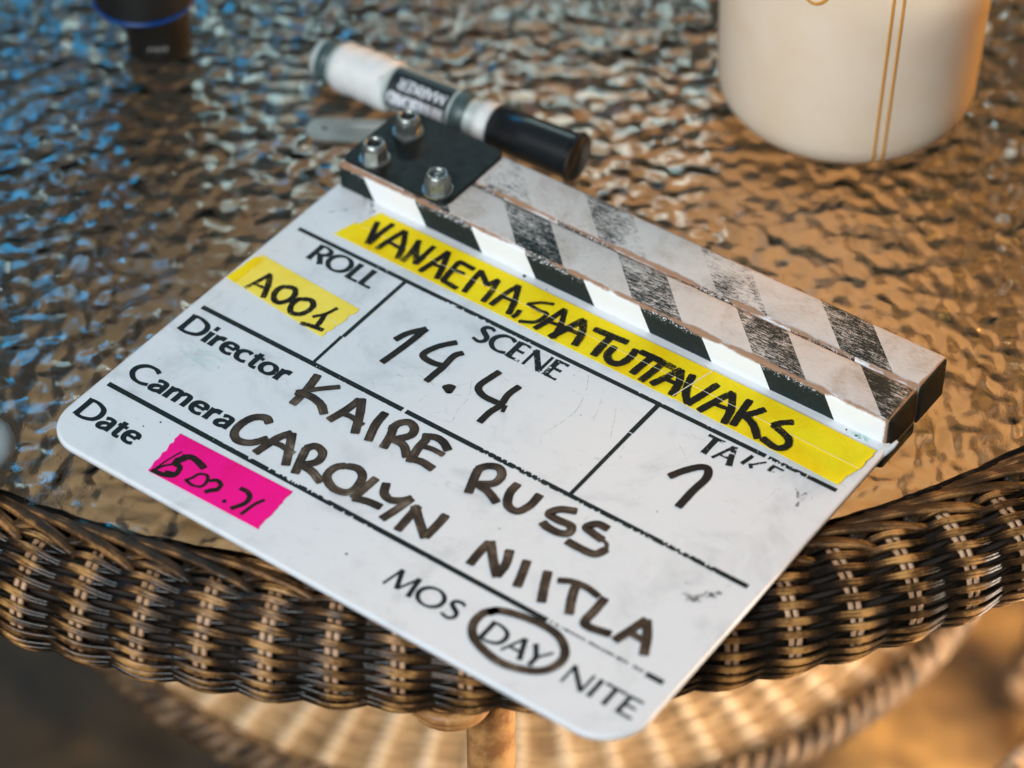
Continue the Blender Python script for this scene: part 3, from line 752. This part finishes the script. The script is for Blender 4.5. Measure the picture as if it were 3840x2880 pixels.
rough_bar(b, 92.8, 233.2, -53.8, 2.1, 1, [(118, 222, -1, 1.0, 0.30), (125, 150, 1, 1.1, 0.28), (196, 223, 1, 1.3, 0.40)])
rough_bar(b, -0.2, 188.3, -103.6, 2.15, 1, [(62, 100, 1, 1.3, 0.42), (96, 118, -1, 1.2, 0.34), (20, 60, 1, 0.3, 0.08)])
rough_bar(b, 226.3, 233.2, -103.6, 2.1, 1, [])
bar(b, 51.3, -0.5, 51.4, -36.5, 1.65, 1); bar(b, 50.9, -36.6, 51.2, -53.2, 1.35, 1)
bar(b, 161.9, -0.5, 161.8, -17.0, 1.85, 1); bar(b, 161.8, -17.4, 161.9, -53.2, 1.6, 1)
letters(b, "ROLL", 13.7, 43.4, -11.0, 9.3, .24, .135, ZL, 2)
letters(b, "SCENE", 88.8, 126.4, -10.9, 9.2, .24, .135, ZL, 2)
letters(b, "Director", 0.6, 48.7, -67.9, 9.4, .24, .145, ZL, 2)
letters(b, "Camera", 1.8, 48.2, -97.3, 9.4, .24, .145, ZL, 2)
letters(b, "Date", 0.0, 26.9, -121.9, 9.4, .24, .145, ZL, 2)
letters(b, "MOS", 135.6, 164.2, -121.8, 8.7, .20, .125, ZL, 2)
letters(b, "DAY", 174.4, 197.6, -122.4, 8.7, .20, .125, ZL, 2)
letters(b, "NITE", 205.6, 233.4, -121.9, 8.2, .20, .125, ZL, 2)
letters(b, "TA", 184.4, 197.9, -11.0, 9.1, .24, .135, ZL, 2)
# what is left of the worn K and E
bar(b, 201.9, -2.0, 200.7, -7.6, 1.6, 2, n=4); bar(b, 207.2, -2.0, 203.2, -6.6, 0.9, 2, n=4); bar(b, 203.0, -5.8, 204.6, -7.6, 1.3, 2, n=4)
bar(b, 209.6, -2.1, 214.2, -2.1, 0.9, 2, n=4); bar(b, 210.2, -2.0, 209.9, -5.2, 1.5, 2, n=4); bar(b, 211.0, -4.6, 212.0, -4.6, 0.6, 2, n=3)
# tiny worn maker's line in the gap of the lower rule
rn = random.Random(5); x = 189.6
while x < 225.2:
    if rn.random() > 0.14:
        hgt = rn.uniform(0.8, 1.25); bar(b, x, -103.4 - hgt / 2, x + rn.uniform(-.15, .15), -103.4 + hgt / 2, rn.uniform(.36, .6), 2)
        if rn.random() < .45: bar(b, x, -103.4 + rn.choice((-.5, 0, .5)), x + .6, -103.4 + rn.choice((-.5, 0, .5)), .38, 2)
    x += rn.uniform(0.62, 1.0)
for i, s_ in enumerate(INK['hand']):
    ribbon(b, list(zip(s_[1::2], s_[2::2])), s_[0] * 1.24, ZL + 0.0001, 3, jitter=0.035, seed=i + 1, cap=s_[0] * 0.18)
for i, s_ in enumerate(INK['scr']): ribbon(b, list(zip(s_[1::2], s_[2::2])), s_[0] * 1.6, ZL + 0.00004, 4)
for i, s_ in enumerate(INK['smudge']): ribbon(b, list(zip(s_[1::2], s_[2::2])), s_[0], ZL + 0.00004, 5, jitter=0.3, seed=i)
rn = random.Random(11)
for i in range(46):
    u, v = rn.uniform(55, 232), rn.uniform(-50, -4); a = rn.uniform(0, 3.14); l = rn.uniform(1.5, 9)
    bend = rn.uniform(-1.2, 1.2)
    ribbon(b, [(u, v), (u + l / 2 * math.cos(a) - bend * math.sin(a), v + l / 2 * math.sin(a) + bend * math.cos(a)), (u + l * math.cos(a), v + l * math.sin(a))], rn.uniform(.07, .13), ZL + 0.00003, 4)
# stains of spilled ink beside the stick and loose specks
for (u, v, w) in ((17.5, 24.5, .9), (84.6, 27.6, 1.5), (95.5, 26.3, .5), (221, 27.4, .7), (225.2, 26.8, .9), (27.5, -107.5, .7), (24, -112.5, .6), (152, -80, .5), (118, -118.5, .9), (190, -43, .5), (143, -20, .4)):
    ribbon(b, [(u - w * .4, v + .1), (u, v), (u + w * .5, v - .15)], w * .8, ZL + 0.00005, 1)
ribbon(b, [(9.5, 29.2), (11.5, 26.6), (12.2, 24.0)], 1.3, ZL + 0.00005, 5); ribbon(b, [(12.0, 28.0), (15.0, 26.6), (17.4, 22.6)], 1.0, ZL + 0.00005, 5); ribbon(b, [(11.5, 24.5), (8.5, 19.0), (4.0, 14.0)], .5, ZL + 0.00005, 5)
# raised corner of the sheet that curls past the stick
tubeP = [(0.2362, 0.0240, ZB - 0.0014), (0.2370, 0.0278, ZB - 0.0012), (0.2379, 0.0300, ZB - 0.0002), (0.2386, 0.0318, ZB + 0.0012)]
tube(b, tubeP, [0.0010, 0.0012, 0.0010, 0.0006], 10, False, 0)
board = b.build("board", [board_m, print_m, text_m, ink_m, scr_m, smu_m], CB)

# tapes --------------------------------------------------------------
yel = m_tape("yellow_cloth_tape", (0.96, 0.74, 0.012), (0.92, 0.62, 0.006)); yel_pale = m_tape("pale_yellow_tape", (0.95, 0.78, 0.13), (0.92, 0.70, 0.07))
pink = m_tape("pink_cloth_tape", (0.92, 0.006, 0.26), (0.86, 0.004, 0.19)); fray = m_plain("frayed_edge", (0.80, 0.74, 0.50), 0.8)
def strip(mb, quad, z, mat, tl=0.35, tr_=0.35, seed=0, thick=0.00022, wave=0.0):
    """tape piece: quad = bl, br, tr, tl in millimetres; the short ends are torn"""
    rn = random.Random(seed); bl, br, tr2, tl2 = [np.array(q, float) for q in quad]
    n = 14; L = [tl2 * (1 - a) + bl * a + (rn.uniform(-tl, tl), 0) for a in np.linspace(0, 1, n)]
    Rr = [br * (1 - a) + tr2 * a + (rn.uniform(-tr_, tr_), 0) for a in np.linspace(0, 1, n)]
    nb = 26
    B_ = [bl * (1 - a) + br * a + (0, wave * math.sin(a * 9 + seed)) for a in np.linspace(0, 1, nb)[1:-1]]
    T_ = [tr2 * (1 - a) + tl2 * a + (0, wave * math.sin(a * 7 + seed)) for a in np.linspace(0, 1, nb)[1:-1]]
    poly = L + B_ + Rr + T_
    P = [(q[0] / 1000, q[1] / 1000) for q in poly]; m_ = len(P)
    mb.add([(x_, y_, z) for x_, y_ in P] + [(x_, y_, z + thick) for x_, y_ in P],
           [tuple(range(m_, 2 * m_))] + [(i, (i + 1) % m_, m_ + (i + 1) % m_, m_ + i) for i in range(m_)], mat)
t1 = MB(); zt = ZB + 0.00012
strip(t1, [(13.6, 5.6), (164.5, 5.3), (168.3, 14.8), (15.8, 15.2)], zt, 0, seed=1, wave=0.08)
strip(t1, [(162.8, 5.4), (232.2, 2.7), (234.3, 13.2), (165.8, 14.6)], zt + 0.00024, 0, seed=2, wave=0.08)
strip(t1, [(17.6, 14.2), (166.2, 14.0), (168.6, 24.6), (20.6, 24.6)], zt + 0.00048, 0, seed=3, wave=0.1)
strip(t1, [(165.2, 14.1), (234.7, 12.6), (235.0, 23.7), (168.0, 24.7)], zt + 0.00072, 0, seed=4, wave=0.1)
zs = zt + 0.00098
bar(t1, 20, 14.25, 165, 14.0, 0.16, 2, zs, 8); bar(t1, 165.4, 14.05, 234.3, 12.75, 0.22, 2, zs, 8); bar(t1, 164.0, 5.6, 168.4, 24.4, 0.40, 2, zs + .00001, 4)
bar(t1, 15.0, 5.75, 232, 5.3 - 2.2, 0.0, 2, zs, 2)
for i, s_ in enumerate(INK['title']): ribbon(t1, list(zip(s_[1::2], s_[2::2])), s_[0] * 1.26, zs + 0.00002, 1, jitter=0.07, seed=i + 60, cap=s_[0] * 0.25)
tag(t1.build("tape", [yel, tapeink_m, fray], CB), "long yellow tape lettered with the production title")
t2 = MB()
strip(t2, [(-2.6, -36.4), (45.2, -41.2), (47.2, -21.9), (-0.8, -19.2)], zt, 0, 0.5, 0.6, seed=6)
strip(t2, [(-2.9, -36.6), (1.8, -37.2), (1.6, -21.3), (-1.6, -21.6)], zt + 0.00026, 3, 0.2, 0.3, seed=8)
bar(t2, 38.0, -32.0, 46.4, -33.0, 0.25, 2, zt + .00028, 4)
for i, s_ in enumerate(INK['a001']): ribbon(t2, list(zip(s_[1::2], s_[2::2])), s_[0], zt + 0.0003, 1, jitter=0.08, seed=i + 160, cap=s_[0] * 0.2)
tag(t2.build("tape", [yel_pale, tapeink_m, fray, yel], CB), "short yellow tape marked A001 under the word ROLL")
t3 = MB()
strip(t3, [(39.6, -127.7), (87.3, -126.9), (85.6, -106.9), (36.9, -107.9)], zt, 0, 0.45, 0.35, seed=9)
for i, s_ in enumerate(INK['date']): ribbon(t3, list(zip(s_[1::2], s_[2::2])), s_[0], zt + 0.0003, 1, jitter=0.08, seed=i + 260, cap=s_[0] * 0.2)
tag(t3.build("tape", [pink, tapeink_m], CB), "bright pink tape with the date in black marker")

# wooden sticks --------------------------------------------------------
def stick(v0, v1, z0, z1, mat, label, u0=-3.0, u1=236.2, r=2.2, foot=None):
    m = MB(); nseg = 4; ring = []
    c = [(v0 + r, z0 + r, 180), (v1 - r, z0 + r, 270), (v1 - r, z1 - r, 0), (v0 + r, z1 - r, 90)]
    def sect(ins):
        out = []
        for (cv, cz, a0) in c:
            for k in range(nseg + 1):
                a = math.radians(a0 + 90 * k / nseg); out.append((cv + (r - ins) * math.cos(a), cz + (r - ins) * math.sin(a)))
        return out
    xs = [(u0, 1.6), (u0 + 0.5, 0.6), (u0 + 1.6, 0.0)] + [(u0 + 1.6 + (u1 - u0 - 4.2) * k / 60, 0.0) for k in range(1, 60)] + [(u1 - 2.6, 0.0), (u1 - 1.2, 0.3), (u1 - 0.4, 0.9), (u1, 1.8)]
    V = []; n = 4 * (nseg + 1); rn = random.Random(int(v0))
    for xx, ins in xs:
        wob = rn.uniform(-.10, .10)
        for (a, z) in sect(min(ins, r - .15)): V.append((xx / 1000, (a + wob * .5) / 1000, (z + wob * .4) / 1000))
    F = [(i * n + k, i * n + (k + 1) % n, (i + 1) * n + (k + 1) % n, (i + 1) * n + k) for i in range(len(xs) - 1) for k in range(n)]
    F = [f[::-1] for f in F]
    F.append(tuple(range(n))); F.append(tuple((len(xs) - 1) * n + k for k in range(n))[::-1])
    m.add(V, [f[::-1] for f in F], 0, None, True)
    if foot:
        prism(m, rrect(u0 / 1000, foot / 1000, (u1 + 0.6) / 1000, (v1 - 0.5) / 1000, 0.0015, 4), z0 / 1000 - 0.0001, -0.0034, 1, 0.0008)
    o = m.build("wooden_stick", [mat, m_plain("dark_painted_wood", (0.012, 0.018, 0.018), 0.5, 0.0, 700, 0.5)], CB); tag(o, label)
    o.data.set_sharp_from_angle(angle=math.radians(50)) if hasattr(o.data, "set_sharp_from_angle") else None
    return o
zoff = ZB * 1000
# the stick shader works in board millimetres with z measured from the board, so the mesh is raised by its transform
def raise_z(o): o.location.z = ZB
s1 = stick(29.0, 48.9, -9.0, 11.2, m_stick("painted_wood", 48.0, 60.0, False, 29.0, 48.9), "lower painted stick next to the board", foot=25.6); raise_z(s1)
s2 = stick(49.3, 69.6, -7.6, 11.2, m_stick("painted_wood_upper", 69.0, 82.0, True, 49.3, 69.6), "upper clap stick, its black bars worn away", u1=236.4); raise_z(s2)

# hinge plate and nuts -------------------------------------------------
plate_m = m_plain("black_metal", (0.010, 0.013, 0.012), 0.5, 0.0, 300, 0.3, 0.00004, Specular_IOR_Level=0.25)
pl = MB(); pp = rrect(-2.2, 30.4, 46.4, 69.6, [4.0, 5.0, 7.0, 3.0], 6)
prism(pl, [(x_ / 1000, y_ / 1000) for x_, y_ in pp], ZB + 0.0113, ZB + 0.0128, 0, 0.0005)
plate = pl.build("hinge_plate", plate_m, CB)
steel = m_plain("zinc_steel", (0.42, 0.44, 0.42), 0.38, 0.9, 400, 0.35, 0.00004); hole_m = m_plain("dark_hole", (0.03, 0.03, 0.028), 0.5, 0.6)
for k, (u, v, rz) in enumerate(((9.0, 57.2, 0.3), (8.8, 36.9, 0.9), (39.0, 36.2, 0.1))):
    nb = MB()
    # hex body flaring to the plate, round collar above it
    V = []; zz = ((0.0, 5.9, 1), (0.9, 5.9, 1), (1.2, 5.1, 1), (5.6, 4.9, 1), (6.3, 4.6, 0), (7.6, 4.15, 0), (8.3, 3.7, 0))
    n = 24
    for (h, r_, hexa) in zz:
        for q in range(n):
            a = 2 * math.pi * q / n; rr_ = r_
            if hexa and h > 1.0: rr_ = r_ * math.cos(math.pi / 6) / math.cos(((a + math.pi / 6) % (math.pi / 3)) - math.pi / 6)
            V.append((rr_ * math.cos(a) / 1000, rr_ * math.sin(a) / 1000, h / 1000))
    F = [(i * n + q, i * n + (q + 1) % n, (i + 1) * n + (q + 1) % n, (i + 1) * n + q) for i in range(len(zz) - 1) for q in range(n)]
    nb.add(V, F, 0, None, False)
    lathe(nb, [(0.0037, 0.0083), (0.0027, 0.0083), (0.0027, 0.0066)], 24, mat=0)
    o = nb.build("nut", steel, CB); o.location = (u / 1000, v / 1000, ZB + 0.0128); o.rotation_euler = (0, 0, rz)
    bb = MB(); lathe(bb, [(0.0001, 0.0078), (0.0014, 0.0077), (0.0019, 0.0072), (0.0019, 0.0070), (0.00265, 0.0070), (0.00265, 0.0060)], 20)
    bo = bb.build("bolt", hole_m if k != 2 else steel, o)

# translucent tab sticking out from under the sticks -------------------
tab_m = m_plain("milky_plastic", (0.50, 0.54, 0.50), 0.35, 0.0, 60, 0.3, 0.0, Transmission_Weight=0.5, IOR=1.45)
tbm = MB(); a0 = math.radians(32)
outl = []; hole = []
ux, uy = math.cos(a0), math.sin(a0)
for k in range(17):
    a = math.radians(90 + 180 * k / 16); outl.append((-37 + 6.6 * math.cos(a), 6.6 * math.sin(a)))
outl += [(2.0, -6.2), (2.0, 6.2)]
def tabw(p): return ((0.0 + p[0] * ux - p[1] * uy) / 1000 - 0.004, (76 + p[0] * uy + p[1] * ux) / 1000 + 0.003)
no = len(outl); hc = (-36.0, 0.0)
# ring of quads round the hole, fan elsewhere
hole = [(hc[0] + 1.7 * math.cos(math.atan2(p[1] - hc[1], p[0] - hc[0])), hc[1] + 1.7 * math.sin(math.atan2(p[1] - hc[1], p[0] - hc[0]))) for p in outl]
zt0, zt1 = 0.0006, 0.0022
V = [(*tabw(p), z) for z in (zt0, zt1) for p in outl] + [(*tabw(p), z) for z in (zt0, zt1) for p in hole]
F = []
for i in range(no):
    j = (i + 1) % no
    F += [(i, j, no + j, no + i), (no + i, no + j, 3 * no + j, 3 * no + i), (2 * no + i, 3 * no + i, 3 * no + j, 2 * no + j), (j, i, 2 * no + i, 2 * no + j)]
tbm.add(V, F)
ridge = [(*tabw((-28 + 29 * q, 1.6 * s_)), zt1 + 0.0002) for s_ in (1,) for q in np.linspace(0, 1, 6)]
tube(tbm, ridge, 0.0011, 8)
tbm.build("plastic_tab", tab_m, CB)

# ------------------------------------------------------------------ whiteboard marker pen
pa = Vector((-0.0752, 0.8790, 0.0103)); pb = Vector((0.0226, 0.8165, 0.0103)); Lp = (pb - pa).length
pen = empty("marker_pen", (pa.x, pa.y, 0.0), math.atan2(pb.y - pa.y, pb.x - pa.x),
            "fat whiteboard marker with white paper wrap, black label and black cap, lying behind the clapperboard", "marker pen")
barrel_m = m_plain("marker_barrel", (0.50, 0.56, 0.54), 0.32, 0.0, 40, 0.25); wrap_m = m_plain("paper_wrap", (0.74, 0.74, 0.72), 0.7, 0.0, 160, 0.12, 0.0003)
black_m = m_plain("black_plastic", (0.010, 0.012, 0.014), 0.30); label_m = m_plain("black_label", (0.012, 0.02, 0.022), 0.4); white_m = m_plain("white_print", (0.66, 0.68, 0.72), 0.6)
teal_m = m_plain("grey_band", (0.06, 0.10, 0.10), 0.45, 0.0, 300, 0.4)
ZP = 0.0103
def seg(name, prof, mat, parent=pen):
    m = MB(); lathe(m, [(r_ / 1000, x_ / 1000) for x_, r_ in prof], 48, axis='X'); m.v = [(x_, y_, z_ + ZP) for x_, y_, z_ in m.v]
    o = m.build(name, mat, parent); return o
Lm = Lp * 1000
seg("barrel", [(-1.0, 0.2), (-1.0, 7.6), (0.6, 8.6), (10, 8.9), (10.5, 9.3), (64, 9.3), (68, 8.9), (73, 7.6), (76, 7.3), (90, 7.3)], barrel_m)
seg("end_band", [(2.2, 8.9), (2.4, 9.05), (7.6, 9.15), (7.8, 8.9)], teal_m)
# crumpled paper wrap
m = MB(); n1, n2 = 26, 48; V = []; rn = random.Random(3)
for i in range(n1):
    for k in range(n2):
        x_ = 9.6 + 25.5 * i / (n1 - 1); a = 2 * math.pi * k / n2
        r_ = 10.1 + 0.35 * math.sin(3 * a + i * .3) * math.sin(i * .5) + rn.uniform(-.06, .06) + 1.0 * max(0, math.sin(a - 2.6)) ** 6 * (i / n1)
        if i in (0, n1 - 1): r_ = 9.35
        V.append((x_ / 1000 + (0.0012 * math.sin(a * 2) if i > n1 - 3 else 0), r_ * math.cos(a) / 1000, max(-0.0101, r_ * math.sin(a) / 1000) + ZP))
m.add(V, [(i * n2 + k, i * n2 + (k + 1) % n2, (i + 1) * n2 + (k + 1) % n2, (i + 1) * n2 + k) for i in range(n1 - 1) for k in range(n2)], 0, None, True)
m.build("paper_wrap", wrap_m, pen)
# black label: band round the near and upper side, writing read from the far side
def onpen(x_, a, r_): return (x_ / 1000, r_ * math.cos(a) / 1000, r_ * math.sin(a) / 1000 + ZP)
lab = MB(); A0, A1 = math.radians(78), math.radians(196); V = []; nx, ny = 12, 20
for i in range(nx + 1):
    for k in range(ny + 1): V.append(onpen(36.5 + 28.0 * i / nx, A0 + (A1 - A0) * k / ny, 9.38))
lab.add(V, [(i * (ny + 1) + k, i * (ny + 1) + k + 1, (i + 1) * (ny + 1) + k + 1, (i + 1) * (ny + 1) + k) for i in range(nx) for k in range(ny)], 0, None, True)
def pentext(s, x0, x1, ang0, h, tk):
    tmp = MB(); letters(tmp, s, 0, x1 - x0, 0, h, tk, tk * .8, 0, 1)
    # text starts at the cap end, its feet towards the far side
    V = [onpen(x1 - p[0] * 1000, ang0 - p[1] * 1000 / 9.4 * -1.0, 9.44) for p in tmp.v]
    lab.add(V, tmp.f, 1)
pentext("WHITEBOARD", 37.5, 63.0, math.radians(150), 5.2, .22)
pentext("MARKER", 41.0, 62.5, math.radians(112), 4.2, .20)
lab.build("label", [label_m, white_m], pen)
seg("dark_band", [(65.5, 9.36), (65.6, 9.42), (71.0, 8.6), (71.6, 8.2)], teal_m)
seg("collar", [(76.0, 7.4), (76.3, 8.6), (81.5, 8.8), (82.0, 7.6)], wrap_m)
seg("cap", [(82.0, 7.5), (82.2, 8.6), (98, 8.9), (118, 9.2), (119, 9.2), (119.4, 10.2), (Lm + 2.2, 10.25), (Lm + 3.8, 9.7), (Lm + 4.1, 8.8), (Lm + 3.0, 8.0), (Lm + 3.0, 0.2)], black_m)

# ------------------------------------------------------------------ cream beaker
cup = empty("cream_beaker", (0.1318, 0.8600, 0.0), 0, "tall cream beaker with thin orange lines standing on the glass behind the clapperboard", "beaker")
tcr = NT("cream_wax"); cc = tcr.coord(); nn = tcr.noise(cc, 45, 4, 0.6)
tcr.pr(tcr.mix(tcr.step(nn, .35, .8), (0.98, 0.84, 0.65), (0.95, 0.77, 0.56)), 0.42, normal=tcr.bump(tcr.noise(tcr.scale(cc, 1, 1, 4), 260, 3), 0.00015, .5))
trl = tcr.new("ShaderNodeBsdfTranslucent"); trl.inputs[0].default_value = (0.95, 0.45, 0.06, 1); mxs = tcr.new("ShaderNodeMixShader"); mxs.inputs[0].default_value = 0.17
tcr.l.new(tcr.bsdf.outputs[0], mxs.inputs[1]); tcr.l.new(trl.outputs[0], mxs.inputs[2]); tcr.l.new(mxs.outputs[0], tcr.out.inputs[0])
rb = 0.0500
def cupr(h): return rb + 0.00028 * (h / 0.01) - (0.0155 * max(0.0, 1 - h / 0.0165) ** 2.2)
prof = [(0.0005, 0.0008)] + [(cupr(h), h) for h in (0.0006, 0.0015, 0.003, 0.005, 0.008, 0.012, 0.017, 0.025, 0.04, 0.07, 0.10, 0.144)] + [(cupr(.144) - 0.003, 0.146)] + [(cupr(h) - 0.004, h) for h in (0.144, 0.09, 0.05, 0.02, 0.008)] + [(0.0005, 0.006)]
m = MB(); lathe(m, prof, 96); m.build("body", tcr.mat, cup)
amber = m_plain("amber_line", (0.62, 0.27, 0.03), 0.5)
ln = MB()
def cupline(pts, w, mb=ln):
    P = np.array([((cupr(h) + 0.0001) * math.sin(a), -(cupr(h) + 0.0001) * math.cos(a), h) for a, h in pts])
    up_ = np.array([(math.sin(a), -math.cos(a), 0.0) for a, h in pts]); tube(mb, P, w, 6, False, 0, 0.4, up_)
hs = np.linspace(0.0012, 0.142, 44)
cupline([(0.115 + 0.0016 * (h / 0.01) + 0.006 * math.exp(-h / .01), h) for h in hs], 0.0006)
cupline([(0.190 + 0.0016 * (h / 0.01) - 0.006 * math.exp(-h / .006), h) for h in hs], 0.0006)
ln.build("orange_seam", amber, cup)
lp = MB(); cupline([(-0.42 + 0.17 * math.sin(q), 0.1075 - 0.024 * math.cos(q)) for q in np.linspace(-2.6, 2.6, 40)], 0.0007, lp); lp.build("orange_curve", amber, cup)

# ------------------------------------------------------------------ black lens with a blue ring
lens = empty("camera_lens", (-0.1465, 0.9000, 0.0), 0, "black camera lens with a thin blue ring standing at the back of the table", "lens")
m = MB(); lathe(m, [(0.0005, 0.0), (0.0118, 0.0), (0.0128, 0.001), (0.0128, 0.023), (0.0150, 0.0245)], 48, off=(0.004, 0, 0)); m.build("lens_reflection", m_plain("satin_black", (0.006, 0.007, 0.007), 0.55), lens)  # the lens's reflection in the glass, built as a solid narrow base
m = MB(); lathe(m, [(0.0005, 0.0245), (0.0195, 0.0248), (0.0204, 0.0275), (0.0210, 0.050), (0.0215, 0.09), (0.0210, 0.095), (0.0005, 0.095)], 48); m.build("barrel", m_plain("barrel_black", (0.006, 0.007, 0.007), 0.55), lens)
m = MB(); a = np.linspace(0, 2 * np.pi, 64, endpoint=False); tube(m, np.stack([0.0203 * np.cos(a), 0.0203 * np.sin(a), np.full(64, 0.0262)], -1), 0.0008, 8, True); m.build("blue_ring", m_plain("blue_enamel", (0.0, 0.045, 0.22), 0.3), lens)
m = MB()
for k, q in enumerate((-.22, -.08, .04, .17, .30)):
    tube(m, [(0.004 + 0.0129 * math.sin(q), -0.0129 * math.cos(q), 0.0075 + .0004 * (k % 2)), (0.004 + 0.0129 * math.sin(q + .05), -0.0129 * math.cos(q + .05), 0.0095)], 0.0003, 5)
m.build("reflected_label", m_plain("pale_paint", (0.45, 0.45, 0.40), 0.6), lens)  # label seen in that reflection, built as small strokes

# ------------------------------------------------------------------ pale rounded end at the left edge
m = MB(); lathe(m, [(0.0002, 0.0), (0.004, -0.0006), (0.0075, -0.003), (0.0098, -0.0075), (0.0100, -0.014), (0.0100, -0.05), (0.008, -0.053), (0.0002, -0.053)], 40, axis='X')
o = m.build("plastic_tube", m_plain("pale_plastic", (0.34, 0.40, 0.42), 0.35)); o.location = (-0.1700, 0.6600, 0.0102); o.rotation_euler = (0, 0, math.radians(-8))
tag(o, "pale grey rounded plastic tube end on the glass at the left edge of the picture", "tube")
